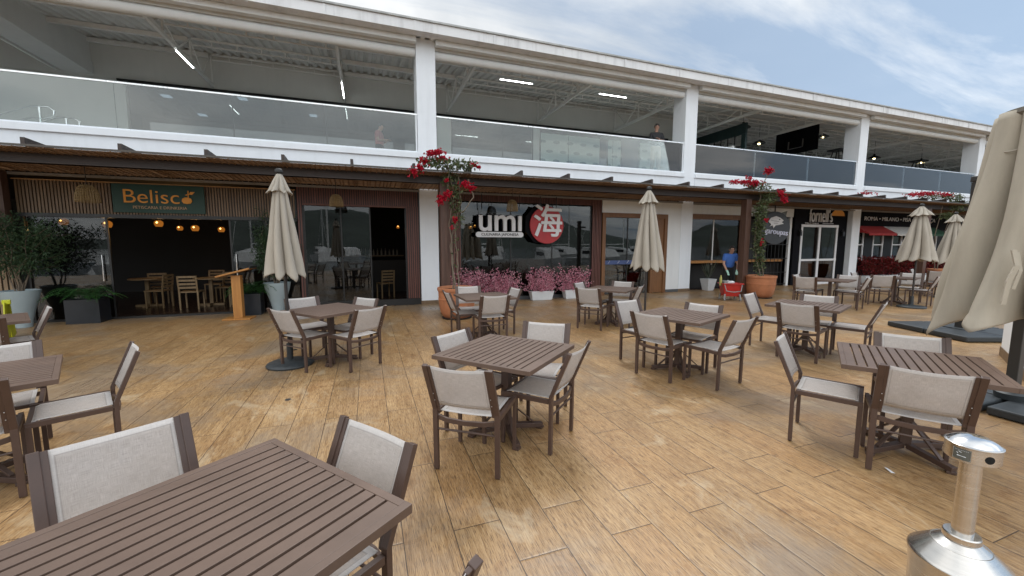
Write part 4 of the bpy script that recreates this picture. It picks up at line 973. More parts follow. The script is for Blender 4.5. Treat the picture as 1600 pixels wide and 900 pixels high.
g = MB(); g.lathe([(.154, .307), (.148, .22), (.146, .03), (.155, .02), (.155, .0), (.001, .0)], 64); g.build('bin_body', M_chrome, t, smooth=30)
g = MB(); g.tube([(-.148, -.06, .325), (-.158, -.07, .34), (-.148, -.08, .32)], .005, 6); g.build('latch', M_polish, t)

# ================================================================== pots and plants
def crown(g, c, rad, n, L, w, rnd, droop=0.0, shell=.35, updir=0.3):
    for _ in range(n):
        while True:
            d = Vector((rnd.gauss(0, 1), rnd.gauss(0, 1), rnd.gauss(0, 1)))
            if d.length > .01: break
        d.normalize(); k = shell + (1 - shell) * rnd.random() ** .6; p = Vector(c) + Vector((d.x * rad[0], d.y * rad[1], d.z * rad[2])) * k
        dd = d * .6 + Vector((rnd.uniform(-1, 1), rnd.uniform(-1, 1), rnd.uniform(-1, 1) + updir - droop)) * .8
        g.leaf(p, dd, (rnd.uniform(-1, 1), rnd.uniform(-1, 1), 1), L * rnd.uniform(.6, 1.25), w * rnd.uniform(.7, 1.2))
def limb(g, p, q, r0, r1, wob, rnd, n=6):
    p = Vector(p); q = Vector(q); pts = []
    for i in range(n + 1):
        t = i / n; s = math.sin(math.pi * t) * wob; pts.append(p.lerp(q, t) + Vector((rnd.uniform(-1, 1) * s, rnd.uniform(-1, 1) * s, 0)))
    g.tube(pts, [r0 + (r1 - r0) * i / n for i in range(n + 1)], 7); return pts
def vase(name, prof, mat, parent, n=40): g = MB(); g.lathe(prof, n); return g.build(name, mat, parent, smooth=35)
PALE = [(.001, 0), (.12, 0), (.125, .02), (.138, .15), (.19, .36), (.25, .56), (.285, .72), (.288, .74), (.27, .745), (.262, .72), (.25, .66), (.001, .66)]
def shrub(x, y, seed, label, h=2.2, wid=1.0, group=None):
    rnd = random.Random(seed); t = thing('potted_shrub', label, 'potted plant', (x, y, 0.0015), 0, group)
    vase('pot', PALE, M_pale, t); MB().lathe([(.001, .675), (.252, .675)], 24).build('soil', M_soil, t)
    g = MB(); tips = []
    for k in range(7):
        a = k * 2.4; top = (math.cos(a) * .42 * wid * rnd.uniform(.5, 1), math.sin(a) * .3 * wid * rnd.uniform(.4, 1), h * rnd.uniform(.62, .92)); pts = limb(g, (math.cos(a) * .04, math.sin(a) * .04, .66), top, .014, .005, .05, rnd); tips += pts[3:]
        for _ in range(5):
            s = pts[rnd.randint(2, 6)]; e = s + Vector((rnd.uniform(-.45, .45) * wid, rnd.uniform(-.3, .3), rnd.uniform(.05, .45))); pp = limb(g, s, e, .006, .002, .03, rnd, 4); tips += pp[2:]
    g.build('stems', M_bark, t, smooth=60)
    g = MB()
    for p in tips: crown(g, p, (.17, .17, .17), 34, .09, .022, rnd, droop=.2, shell=.1)
    crown(g, (0, 0, h * .66), (.62 * wid, .45 * wid, .52), 1300, .09, .022, rnd, droop=.2, shell=.3)
    g.build('foliage', M_leafd, t); return t
shrub(-6.50, 10.72, 5, 'tall pale blue pot with a dark bushy shrub at left', 2.25, 1.15)
shrub(-2.05, 10.9, 8, 'tall pale blue pot with dark shrub behind the left parasol', 2.1, .62)
def frond(g, base, az, L, rise, rnd, w=.09, leaves=17, width=.022):
    pts = []
    for i in range(12):
        t = i / 11; rr = L * t; z = rise * math.sin(t * 2.2) - .32 * L * t * t; pts.append(Vector(base) + Vector((math.cos(az) * rr, math.sin(az) * rr, z)))
    for i in range(leaves):
        t = .12 + .86 * i / (leaves - 1); k = t * 11; i0 = min(10, int(k)); p = pts[i0].lerp(pts[i0 + 1], k - i0); d = (pts[i0 + 1] - pts[i0]).normalized(); s = d.cross(Vector((0, 0, 1))).normalized()
        l = w * math.sin(math.pi * min(1, t * .9 + .12)) + .02
        for sg in (-1, 1): g.leaf(p, s * sg + d * .45 + Vector((0, 0, rnd.uniform(-.25, .05))), (0, 0, 1), l * rnd.uniform(.85, 1.1), width, .1)
    return pts
def fernbox(x, y, w, label, seed, h=.5):
    rnd = random.Random(seed); t = thing('fern_planter', label, 'potted plant', (x, y, 0.0015), 0)
    g = MB(); g.box(-w / 2, w / 2, -.2, .2, 0, h); g.box(-w / 2 + .02, w / 2 - .02, -.18, .18, h + .0005, h + .004); g.build('box', M_bpot, t, bevel=.008)
    g = MB(); st = MB()
    for k in range(38):
        b = (rnd.uniform(-w / 2 + .05, w / 2 - .05), rnd.uniform(-.12, .12), h); az = rnd.uniform(0, 6.28)
        pts = frond(g, b, az, rnd.uniform(.32, .58), rnd.uniform(.14, .34), rnd); st.tube(pts, .003, 4)
    g.build('fronds', M_fern, t); st.build('stalks', M_fern, t); return t
fernbox(-5.62, 10.98, .56, 'black box planter with green fern left of the open doorway', 3)
fernbox(-2.62, 10.95, .46, 'black box planter with fern behind the wooden lectern', 6)
# lectern
t = thing('lectern', 'orange brown wooden lectern with slanted top by the open doorway', 'lectern', (-2.72, 10.33, 0.0015), R(-6))
g = MB(); g.box(-.09, .09, -.07, .07, .03, .97); g.build('column', M_lect, t, bevel=.004)
g = MB(); g.box(-.27, .27, -.19, .19, 0, .03); g.build('foot_plate', M_lect, t, bevel=.004)
g = MB(); g.bar((-.33, 0, .955), (.33, 0, 1.13), .42, .035, up=(0, 0, 1)); g.build('desk_top', M_lect, t, bevel=.003)
g = MB(); g.bar((.33, -.21, 1.15), (.33, .21, 1.15), .03, .05); g.build('ledge', M_foot, t)
# terracotta pots with climbing bougainvillea
TERRA = [(.001, 0), (.24, 0), (.30, .03), (.36, .13), (.395, .28), (.405, .42), (.412, .425), (.412, .455), (.405, .46), (.412, .61), (.425, .62), (.435, .655), (.43, .69), (.41, .695), (.395, .67), (.39, .62), (.001, .615)]
def flowers(g, c, r, n, rnd):
    for _ in range(int(n * 2.3)):
        p = Vector(c) + Vector((rnd.gauss(0, r[0] * .75), rnd.gauss(0, r[1] * .75), rnd.gauss(0, r[2] * .8)))
        a = Vector((rnd.uniform(-1, 1), rnd.uniform(-1, .2), rnd.uniform(-.4, 1)))
        for k in range(3):
            d = a + Vector((rnd.uniform(-1, 1), rnd.uniform(-1, 1), rnd.uniform(-1, 1))) * .9; g.leaf(p, d, (rnd.uniform(-1, 1), rnd.uniform(-1, 1), 1), .046, .040, .35)
def bougainvillea(x, y, label, seed, leafsp, flsp, stems, potscale=1.0, pot=True):
    rnd = random.Random(seed); t = thing('bougainvillea', label, 'potted plant', (x, y, 0.0015), 0, 'bougainvillea climbing the pergola')
    if pot:
        o = vase('pot', [(r * potscale, z) for r, z in TERRA], M_terra, t, 56); MB().lathe([(.001, .63), (.385 * potscale, .63)], 28).build('soil', M_soil, t)
        MB().lathe([(.001, 0), (.33, 0), (.34, .02), (.30, .022), (.001, .01)], 30, (0, 0, -.0)).build('saucer', M_foot, t, smooth=30)
    g = MB()
    for s in stems:
        pts = [Vector(p) - Vector((x, y, 0)) for p in s]; fine = []
        for i in range(len(pts) - 1):
            for k in range(5): fine.append(pts[i].lerp(pts[i + 1], k / 5) + Vector((rnd.uniform(-.015, .015), rnd.uniform(-.015, .015), 0)))
        fine.append(pts[-1]); g.tube(fine, [.018 - .013 * i / len(fine) for i in range(len(fine))], 6)
    g.build('stems', M_bark, t, smooth=60)
    g = MB()
    for c, r, n in leafsp: crown(g, Vector(c) - Vector((x, y, 0)), r, n, .085, .055, rnd, droop=.4, shell=.1)
    g.build('foliage', M_vine, t)
    g = MB()
    for c, r, n in flsp: flowers(g, Vector(c) - Vector((x, y, 0)), r, n, rnd)
    g.build('blossom', M_boug, t)
    return t
S3 = .07
bougainvillea(1.87, 8.86, 'red flowering bougainvillea climbing from the left terracotta pot', 11,
    [((1.75, 9.0, 3.40), (.5, .22, .10), 230), ((2.15, 9.0, 3.42), (.26, .2, .12), 120), ((1.8, 9.1, 3.15), (.20, .14, .25), 150), ((1.88, 9.08, 2.75), (.17, .13, .35), 130), ((1.95, 9.08, 2.25), (.14, .1, .3), 70), ((1.35, 9.0, 3.42), (.3, .18, .08), 110), ((1.9, 9.05, 1.6), (.08, .08, .5), 16)],
    [((1.23, 8.98, 3.42), (S3, .08, .05), 26), ((1.13, 8.96, 3.28), (.05, .06, .06), 20), ((1.0, 8.95, 3.17), (.05, .06, .05), 18), ((1.37, 8.98, 3.56), (S3, .08, .05), 24), ((1.5, 8.98, 3.62), (.10, .08, .035), 40), ((1.62, 8.98, 3.50), (.08, .08, .04), 24), ((2.07, 8.94, 2.98), (.06, .05, .045), 20), ((2.23, 8.94, 2.90), (.06, .05, .05), 24), ((1.71, 8.94, 3.03), (.03, .03, .03), 6), ((1.6, 8.94, 2.65), (.06, .05, .05), 22), ((1.73, 8.94, 2.74), (.05, .05, .05), 18), ((1.53, 8.94, 2.57), (.04, .04, .04), 12), ((2.30, 8.95, 3.40), (.06, .06, .03), 8), ((2.43, 8.95, 3.36), (.05, .05, .02), 8), ((1.87, 8.94, 2.18), (.04, .03, .04), 12), ((1.8, 8.95, 2.0), (.02, .02, .02), 3)],
    [[(1.8, 8.95, .6), (1.85, 9.1, 1.4), (1.78, 9.15, 2.1), (1.9, 9.1, 2.8), (1.7, 9.0, 3.4), (1.3, 9.0, 3.45)], [(1.92, 8.9, .6), (1.95, 9.1, 1.3), (1.9, 9.12, 2.0), (2.05, 9.1, 2.6), (1.95, 9.0, 3.4), (2.4, 9.0, 3.38)], [(1.85, 8.9, .6), (1.8, 9.15, 1.6), (1.95, 9.15, 2.3), (1.75, 9.05, 2.9), (1.75, 8.95, 3.45)], [(2.2, 9.0, 3.1), (2.3, 8.95, 2.7), (2.1, 8.95, 2.4), (2.0, 8.95, 2.35)]])
bougainvillea(11.52, 9.08, 'leafy bougainvillea with red clusters climbing from the right terracotta pot', 12,
    [((11.25, 9.15, 3.35), (.5, .25, .14), 200), ((11.65, 9.1, 3.1), (.30, .16, .22), 240), ((11.42, 9.15, 2.7), (.24, .16, .3), 300), ((11.40, 9.15, 2.2), (.20, .15, .4), 330), ((11.42, 9.15, 1.6), (.19, .15, .45), 330), ((11.46, 9.12, 1.05), (.18, .14, .4), 220), ((11.1, 9.1, 3.45), (.35, .2, .08), 80)],
    [((10.12, 9.0, 3.43), (.10, .08, .04), 22), ((10.5, 9.0, 3.46), (.13, .08, .05), 40), ((10.9, 9.0, 3.46), (.14, .08, .05), 50), ((11.45, 9.0, 3.84), (.08, .07, .06), 44), ((10.65, 9.0, 3.57), (.06, .05, .04), 14), ((11.95, 8.95, 3.2), (.08, .06, .06), 30), ((12.1, 8.95, 3.02), (.07, .06, .07), 30), ((11.41, 8.95, 2.37), (.04, .04, .04), 9), ((11.3, 8.95, 1.7), (.03, .03, .05), 5)],
    [[(11.4, 9.0, .6), (11.3, 9.2, 1.6), (11.4, 9.2, 2.6), (11.3, 9.1, 3.4), (10.4, 9.05, 3.45)], [(11.6, 9.05, .6), (11.5, 9.15, 1.4), (11.45, 9.15, 2.4), (11.7, 9.1, 3.1), (12.0, 9.0, 3.2)], [(11.3, 9.1, 3.3), (11.4, 9.05, 3.6), (11.45, 9.0, 3.85)]])
bougainvillea(21.3, 9.1, 'sparse bougainvillea with red flowers hanging at the far pergola end', 13,
    [((21.6, 9.2, 3.5), (.7, .25, .12), 260), ((22.2, 9.2, 3.2), (.5, .2, .3), 300), ((21.5, 9.2, 2.75), (.6, .2, .15), 200), ((20.3, 9.2, 3.45), (.8, .2, .08), 120)],
    [((18.9, 9.1, 3.46), (.2, .08, .04), 30), ((19.4, 9.1, 3.5), (.2, .08, .05), 36), ((20.0, 9.1, 3.55), (.25, .08, .05), 40), ((20.9, 9.1, 3.55), (.25, .08, .05), 40), ((16.3, 9.1, 3.40), (.25, .06, .03), 22)],
    [[(21.3, 9.3, .6), (21.0, 9.3, 2.0), (21.2, 9.2, 3.4), (19.5, 9.2, 3.45)], [(21.4, 9.3, .6), (21.7, 9.3, 2.2), (22.0, 9.2, 3.3)]])
# pink flower troughs
def trough(x, y, w, label, seed):
    rnd = random.Random(seed); t = thing('flower_trough', label, 'potted plant', (x, y, .0015), 0, 'white troughs of pink flowers')
    g = MB(); b = .10; h = .27
    g.add([(-w / 2 + .06, -b, 0), (w / 2 - .06, -b, 0), (w / 2 - .06, b, 0), (-w / 2 + .06, b, 0), (-w / 2, -b - .04, h), (w / 2, -b - .04, h), (w / 2, b + .04, h), (-w / 2, b + .04, h)], [(0, 3, 2, 1), (0, 1, 5, 4), (1, 2, 6, 5), (2, 3, 7, 6), (3, 0, 4, 7), (4, 5, 6, 7)]); g.build('trough', M_wpot, t, bevel=.008)
    st = MB(); fl = MB()
    for k in range(120):
        p = Vector((rnd.uniform(-w / 2 + .06, w / 2 - .06), rnd.uniform(-.1, .1), h)); e = p + Vector((rnd.uniform(-.36, .36), rnd.uniform(-.20, .14), rnd.uniform(.0, .62) + .16 * rnd.random() ** 3))
        q = p.lerp(e, .5) + Vector((rnd.uniform(-.05, .05), rnd.uniform(-.05, .05), 0)); st.tube([p, q, e], .003, 4)
        for j in range(18):
            s = rnd.uniform(.15, 1.05); c = p.lerp(e, s) + Vector((rnd.gauss(0, .035), rnd.gauss(0, .035), rnd.gauss(0, .03)))
            for _ in range(3): fl.leaf(c, (rnd.uniform(-1, 1), rnd.uniform(-1, 1), rnd.uniform(-.6, 1)), (rnd.uniform(-1, 1), rnd.uniform(-1, 1), 1), .034, .028, .3)
    st.build('stems', pm('dark_twig', (.05, .02, .02), .8), t); fl.build('blossom', M_pink, t)
for i, (x, w) in enumerate(((2.72, .70), (3.60, .80), (4.86, .74), (5.95, .72))):
    trough(x, 10.9, w, ('white trough of pink flowers partly behind the left terracotta pot', 'white trough of pink flowers mostly hidden behind a table', 'white trough of pink flowers with its whole front showing', 'white trough of pink flowers nearest the timber door')[i], 40 + i)
# spiky plants in white pots
def spiky(x, y, s, label, seed, n=20):
    rnd = random.Random(seed); t = thing('spiky_potted_plant', label, 'potted plant', (x, y, .0015), 0, 'spiky plants in white pots')
    g = MB(); g.add([(-.13 * s, -.13 * s, 0), (.13 * s, -.13 * s, 0), (.13 * s, .13 * s, 0), (-.13 * s, .13 * s, 0), (-.2 * s, -.2 * s, .42 * s), (.2 * s, -.2 * s, .42 * s), (.2 * s, .2 * s, .42 * s), (-.2 * s, .2 * s, .42 * s)], [(0, 3, 2, 1), (0, 1, 5, 4), (1, 2, 6, 5), (2, 3, 7, 6), (3, 0, 4, 7), (4, 5, 6, 7)]); g.build('pot', M_wpot, t, bevel=.008)
    g = MB()
    for k in range(n):
        a = rnd.uniform(0, 6.28); d = Vector((math.cos(a) * rnd.uniform(.1, .75), math.sin(a) * rnd.uniform(.1, .75), 1)); g.leaf((rnd.uniform(-.05, .05), rnd.uniform(-.05, .05), .42 * s), d, (math.cos(a), math.sin(a), 0), rnd.uniform(.5, .9) * s, .045 * s, .3)
    g.build('blades', M_agave, t)
spiky(11.55, 11.15, 1.0, 'white tapered pot with tall spiky leaves by the second column', 1)
spiky(12.5, 11.2, .8, 'lower white pot with few leaves left of the red mop bucket', 2, 5)
# red hedge
def hedge():
    rnd = random.Random(77); t = thing('red_hedge', 'dark red leafy hedge in long trough under the awnings', 'hedge', (22.8, 11.15, .0015))
    MB().box(-2.7, 3.6, -.18, .18, 0, .30).build('trough', M_wpot, t, bevel=.01)
    g = MB()
    for _ in range(5200): g.leaf((rnd.uniform(-2.75, 3.65), rnd.uniform(-.24, .24), .26 + .78 * rnd.random() ** .7 + .08 * math.sin(rnd.random() * 20)), (rnd.uniform(-1, 1), rnd.uniform(-1, .6), rnd.uniform(-.3, 1)), (rnd.uniform(-1, 1), rnd.uniform(-1, 1), 1), .10, .05)
    g.build('foliage', M_red, t)
hedge()
t = thing('red_flower_bowl', 'round bowl of red flowers on a white table at the far right', 'potted plant', (27.0, 10.3, 0.0015))
g = MB(); g.lathe([(.001, 0), (.3, 0), (.45, .7), (.5, .72), (.001, .7)], 24); g.build('bowl', M_wpot, t, smooth=40)
g = MB(); rnd = random.Random(5); crown(g, (0, 0, .95), (.5, .5, .3), 300, .1, .06, rnd); g.build('foliage', M_red, t)

# pendant rattan lamps under the pergola
def rattan(x, y, z, w, h, label):
    t = thing('rattan_pendant', label, 'pendant lamp', (x, y, z), 0, 'woven pendant lamps under the pergola')
    g = MB(); n = 30
    prof = [(w * .08, h), (w * .22, h * .97), (w * .36, h * .82), (w * .46, h * .5), (w * .5, h * .2), (w * .5, 0)]
    for k in range(n):
        a = 2 * math.pi * k / n; g.tube([(r * math.cos(a), r * math.sin(a), zz) for r, zz in prof], .0045, 4)
    for i in range(12):
        f = i / 11; zz = h * f; r = None
        for (r0, z0), (r1, z1) in zip(prof[::-1], prof[::-1][1:]):
            if z0 <= zz <= z1 + 1e-6: r = r0 + (r1 - r0) * (zz - z0) / (z1 - z0 + 1e-9)
        if r: g.tube([(r * math.cos(R(a)), r * math.sin(R(a)), zz) for a in range(0, 361, 20)], .005, 4)
    g.build('shade', M_rattan, t)
    g = MB(); g.tube([(0, 0, h * .9), (0, 0, 3.2 - z)], .006, 6); g.build('cord', M_foot, t)
rattan(-5.09, 10.3, 2.47, .36, .33, 'woven pendant lamp left of the green sign')
rattan(-.63, 10.3, 2.53, .30, .27, 'woven pendant lamp above the reddish ribbed wall')
rattan(3.72, 10.3, 2.54, .30, .30, 'woven pendant lamp above the umi lettering')

# caution sign at left
t = thing('caution_sign', 'bright yellow folding floor sign beside the ribbed wall', 'floor sign', (-5.98, 9.55, .0015), R(20))
for s in (-1, 1):
    g = MB(); g.bar((0, s * .17, .0), (0, s * .02, .62), .26, .02, up=(1, 0, 0)); g.build('panel', M_yel, t, bevel=.006)
g = MB(); g.box(-.05, .05, -.03, .03, .60, .68); g.build('handle', M_yel, t, bevel=.01)

# mop bucket
t = thing('mop_bucket', 'red wheeled mop bucket with grey frame by the right terracotta pot', 'bucket', (10.10, 8.92, .0015), R(-28))
g = MB(); z0, z1 = .13, .50
g.add([(-.20, -.14, z0), (.20, -.14, z0), (.20, .14, z0), (-.20, .14, z0), (-.27, -.19, z1), (.27, -.19, z1), (.27, .19, z1), (-.27, .19, z1)], [(0, 3, 2, 1), (0, 1, 5, 4), (1, 2, 6, 5), (2, 3, 7, 6), (3, 0, 4, 7)]); o = g.build('tub', M_redpl, t, bevel=.012)
g = MB(); g.path([(-.27, -.205, z1), (.27, -.205, z1)], .03, .03); g.path([(-.27, .205, z1), (.27, .205, z1)], .03, .03); g.path([(-.285, -.21, z1), (-.285, .21, z1)], .03, .03); g.path([(.285, -.21, z1), (.285, .21, z1)], .03, .03); g.build('rim', M_redpl, t, bevel=.006)
g = MB(); g.box(-.22, .0, -.12, .12, .44, .58); g.build('wringer', M_grypl, t, bevel=.01)
g = MB(); g.tube([(-.24, -.22, .48), (-.2, -.27, .30), (0, -.28, .27), (.2, -.27, .30), (.24, -.22, .48)], .014, 8); g.build('handle_frame', M_grypl, t, smooth=50)
for x, y in ((-.2, -.17), (.2, -.17), (-.2, .17), (.2, .17)):
    g = MB(); g.bar((x, y, .2), (x * 1.1, y * 1.2, .05), .04, .03); o = g.build('caster_leg', M_grypl, t)
    g = MB(); g.lathe([(.001, -.015), (.035, -.015), (.04, 0), (.035, .015), (.001, .015)], 14); w_ = g.build('wheel', M_grypl, t, smooth=40); w_.location = (x * 1.1, y * 1.2, .041); w_.rotation_euler = (0, R(90), 0)
t = thing('mop_cloth', 'pale yellow bottle and white cloth sitting in the mop bucket', 'cleaning supplies', (9.98, 8.95, .45), R(-28))
g = MB(); g.lathe([(.001, 0), (.035, 0), (.035, .2), (.02, .26), (.012, .3), (.001, .3)], 14, (-.18, -.03, 0)); g.build('bottle', pm('pale_yellow_bottle', (.35, .33, .08), .4), t, smooth=40)
g = MB(); g.lathe([(.001, .06), (.11, .07), (.12, .10), (.08, .13), (.001, .135)], 12, (.08, 0, .0), sx=1.2); g.build('cloth', M_text, t, smooth=60)

for x, y, a, l in ((3.54, 1.80, 20, 'small white paper scrap on the deck near the steel ash bin'), (3.52, 1.66, 70, 'folded pale paper scrap under the table by the ash bin')):
    t = thing('paper_scrap', l, 'litter', (x, y, .003), R(a)); g = MB(); g.add([(-.03, -.012, 0), (.03, -.015, .004), (.035, .01, .012), (-.025, .014, .002)], [(0, 1, 2, 3)]); g.build('sheet', M_text, t)
t = thing('floor_drain', 'small black round hole in the deck left of centre', 'drain', (-.85, 4.68, .002)); MB().lathe([(.001, .001), (.028, .001), (.030, 0)], 16).build('drain_cap', M_foot, t)
# ================================================================== people
M_skin = pm('skin', (.42, .24, .17), .55, var=.06)
M_skin2 = pm('skin_tan', (.36, .20, .13), .55, var=.06)
M_hair = pm('dark_hair', (.012, .009, .008), .5)
def skinned(name, mat, parent, verts, edges, radii, root=0, sub=2):
    me = bpy.data.meshes.new(name); me.from_pydata(verts, edges, []); me.materials.append(mat)
    o = bpy.data.objects.new(name, me); COL.objects.link(o); o.parent = parent
    sk = o.modifiers.new('skin', 'SKIN'); sk.use_smooth_shade = True
    for i, r in enumerate(radii):
        r = r if isinstance(r, tuple) else (r, r); me.skin_vertices[0].data[i].radius = r; me.skin_vertices[0].data[i].use_root = (i == root)
    s = o.modifiers.new('sub', 'SUBSURF'); s.levels = sub; s.render_levels = sub; return o
def person(label, loc, rz, J, shirt, trousers, skin, hair=M_hair, sleeve='short', glasses=False, gloves=None, collar=None):
    """J: joints in a local frame, +Y is the way the body faces"""
    t = thing('person', label, 'person', loc, rz)
    V = []; E = []; Rr = []; idx = {}
    def v(n, p, r): idx[n] = len(V); V.append(tuple(p)); Rr.append(r); return idx[n]
    def e(a, b): E.append((idx[a], idx[b]))
    v('pelvis', J['pelvis'], (.14, .10)); v('waist', J['waist'], (.125, .09)); v('chest', J['chest'], (.15, .10)); v('neck', J['neck'], .052); v('jaw', J['jaw'], (.058, .066)); v('face', J['face'], (.074, .092)); v('crown', J['crown'], (.058, .07))
    for a, b in (('pelvis', 'waist'), ('waist', 'chest'), ('chest', 'neck'), ('neck', 'jaw'), ('jaw', 'face'), ('face', 'crown')): e(a, b)
    for s in ('l', 'r'):
        v('sh' + s, J['sh' + s], .055); v('el' + s, J['el' + s], .038); v('wr' + s, J['wr' + s], .026); v('hip' + s, J['hip' + s], .085); v('kn' + s, J['kn' + s], .055); v('an' + s, J['an' + s], .036); v('toe' + s, J['toe' + s], .03)
        for a, b in (('chest', 'sh' + s), ('sh' + s, 'el' + s), ('el' + s, 'wr' + s), ('pelvis', 'hip' + s), ('hip' + s, 'kn' + s), ('kn' + s, 'an' + s), ('an' + s, 'toe' + s)): e(a, b)
        w = Vector(J['wr' + s]); d = (w - Vector(J['el' + s])).normalized(); side = d.cross(Vector((0, 0, 1)));
        if side.length < .2: side = Vector((0, 1, 0))
        side.normalize(); palm = w + d * .06; v('palm' + s, palm, .026); e('wr' + s, 'palm' + s)
        nrm = side.cross(d).normalized()
        for k, (o_, L) in enumerate(((-.027, .060), (-.009, .070), (.009, .066), (.027, .052))):
            a = palm + d * .028 + side * o_; b = a + d * L * .5 + nrm * -.006; c = b + d * L * .42 + nrm * -.018
            v(f'f{s}{k}a', a, .0095); v(f'f{s}{k}b', b, .008); v(f'f{s}{k}c', c, .0065); e('palm' + s, f'f{s}{k}a'); e(f'f{s}{k}a', f'f{s}{k}b'); e(f'f{s}{k}b', f'f{s}{k}c')
        a = w + d * .02 - side * .03; b = a + d * .035 - side * .018; v('t' + s + 'a', a, .010); v('t' + s + 'b', b, .008); e('wr' + s, 't' + s + 'a'); e('t' + s + 'a', 't' + s + 'b')
    body = skinned('body', skin, t, V, E, Rr)
    # shirt
    V2 = []; E2 = []; R2 = []
    def a2(p, r): V2.append(tuple(p)); R2.append(r); return len(V2) - 1
    pe = Vector(J['pelvis']); wa = Vector(J['waist']); chh = Vector(J['chest']); nk = Vector(J['neck'])
    p0 = a2(pe - Vector((0, 0, .02)), (.172, .135)); p1 = a2(wa, (.160, .132)); p2 = a2(chh, (.185, .150)); p3 = a2(chh.lerp(nk, .82), (.075, .07)); E2 += [(p0, p1), (p1, p2), (p2, p3)]
    for s in ('l', 'r'):
        q = a2(J['sh' + s], .076); el = Vector(J['el' + s]); sh = Vector(J['sh' + s]); E2.append((p2, q))
        if sleeve == 'short': q2 = a2(sh.lerp(el, .72), .062); E2.append((q, q2))
        else: q2 = a2(el, .055); q3 = a2(el.lerp(Vector(J['wr' + s]), .9), .040); E2 += [(q, q2), (q2, q3)]
    skinned('shirt', shirt, t, V2, E2, R2)
    V3 = []; E3 = []; R3 = []
    def a3(p, r): V3.append(tuple(p)); R3.append(r); return len(V3) - 1
    r0 = a3(pe + Vector((0, 0, .13)), (.158, .125)); r1 = a3(pe - Vector((0, 0, .02)), (.155, .118)); E3.append((r0, r1))
    for s in ('l', 'r'):
        h = a3(J['hip' + s], .105); k = a3(J['kn' + s], .078); an = a3(Vector(J['an' + s]) + Vector((0, 0, .02)), .062); E3 += [(r1, h), (h, k), (k, an)]
    skinned('trousers', trousers, t, V3, E3, R3)
    for s in ('l', 'r'):
        a = Vector(J['an' + s]); b = Vector(J['toe' + s]); skinned('shoe', M_foot, t, [a + Vector((0, 0, -.02)), a.lerp(b, .2) + Vector((0, 0, -.035)), b + (b - a).normalized() * .03], [(0, 1), (1, 2)], [.045, .048, .036], sub=1)
    f = Vector(J['face']); up = (Vector(J['crown']) - Vector(J['jaw'])).normalized(); fd = Vector(J.get('look', (0, 1, 0))).normalized(); fd = (fd - up * fd.dot(up)).normalized(); sd_ = fd.cross(up)
    # hair
    g = MB(); n = 18; vs = []; fs = []
    for j in range(9):
        th = math.pi * .62 * j / 8
        for k in range(n):
            ph = 2 * math.pi * k / n; r = (.088, .104, .100); d = up * math.cos(th) * r[2] + (sd_ * math.cos(ph) * r[0] + fd * math.sin(ph) * r[1]) * math.sin(th)
            cut = 1.0 if math.sin(ph) < .35 or th < 1.0 else .55
            vs.append(f + up * .022 + fd * -.012 + d * cut)
    fs = [(j * n + k, j * n + (k + 1) % n, (j + 1) * n + (k + 1) % n, (j + 1) * n + k) for j in range(8) for k in range(n)]
    g.add(vs, fs); g.build('hair', hair, t, smooth=80)
    g = MB(); g.lathe([(.001, -.016), (.013, -.004), (.009, .012), (.001, .02)], 8, f + fd * .094 - up * .022); g.build('nose', skin, t, smooth=80)
    for sgn in (-1, 1):
        g = MB(); g.lathe([(.001, -.01), (.012, 0), (.001, .01)], 8, f + fd * .085 + sd_ * sgn * .032 + up * .004); g.build('eye', M_foot, t, smooth=80)
        g = MB(); g.lathe([(.001, -.028), (.012, -.01), (.014, .012), (.001, .028)], 8, f + sd_ * sgn * .082 - up * .012 - fd * .01); g.build('ear', skin, t, smooth=80)
    g = MB(); g.bar(f + fd * .088 - sd_ * .022 - up * .052, f + fd * .088 + sd_ * .022 - up * .052, .006, .008); g.build('mouth', pm('lips', (.28, .09, .08), .5), t)
    if glasses:
        g = MB()
        for sgn in (-1, 1): g.tube([f + fd * .100 + sd_ * (sgn * .034 + .026 * math.cos(R(a))) + up * (.004 + .018 * math.sin(R(a))) for a in range(0, 361, 30)], .0035, 5); g.tube([f + fd * .098 + sd_ * sgn * .062 + up * .006, f + sd_ * sgn * .088 + up * .004], .003, 5)
        g.build('glasses', M_foot, t)
    if gloves:
        for s in ('l', 'r'):
            w = Vector(J['wr' + s]); d = (w - Vector(J['el' + s])).normalized(); side = d.cross(Vector((0, 0, 1)))
            if side.length < .2: side = Vector((0, 1, 0))
            side.normalize(); nrm = side.cross(d).normalized(); palm = w + d * .06
            vv = [w - d * .06, w, palm]; ee = [(0, 1), (1, 2)]; rr = [.038, .033, .034]
            for o_, L in ((-.027, .060), (-.009, .070), (.009, .066), (.027, .052)):
                i = len(vv); a = palm + d * .028 + side * o_; b = a + d * L * .5 + nrm * -.006; vv += [a, b, b + d * L * .42 + nrm * -.018]; ee += [(2, i), (i, i + 1), (i + 1, i + 2)]; rr += [.0125, .011, .009]
            i = len(vv); a = w + d * .02 - side * .03; vv += [a, a + d * .035 - side * .018]; ee += [(1, i), (i, i + 1)]; rr += [.013, .011]
            skinned('glove', gloves, t, vv, ee, rr)
    return t
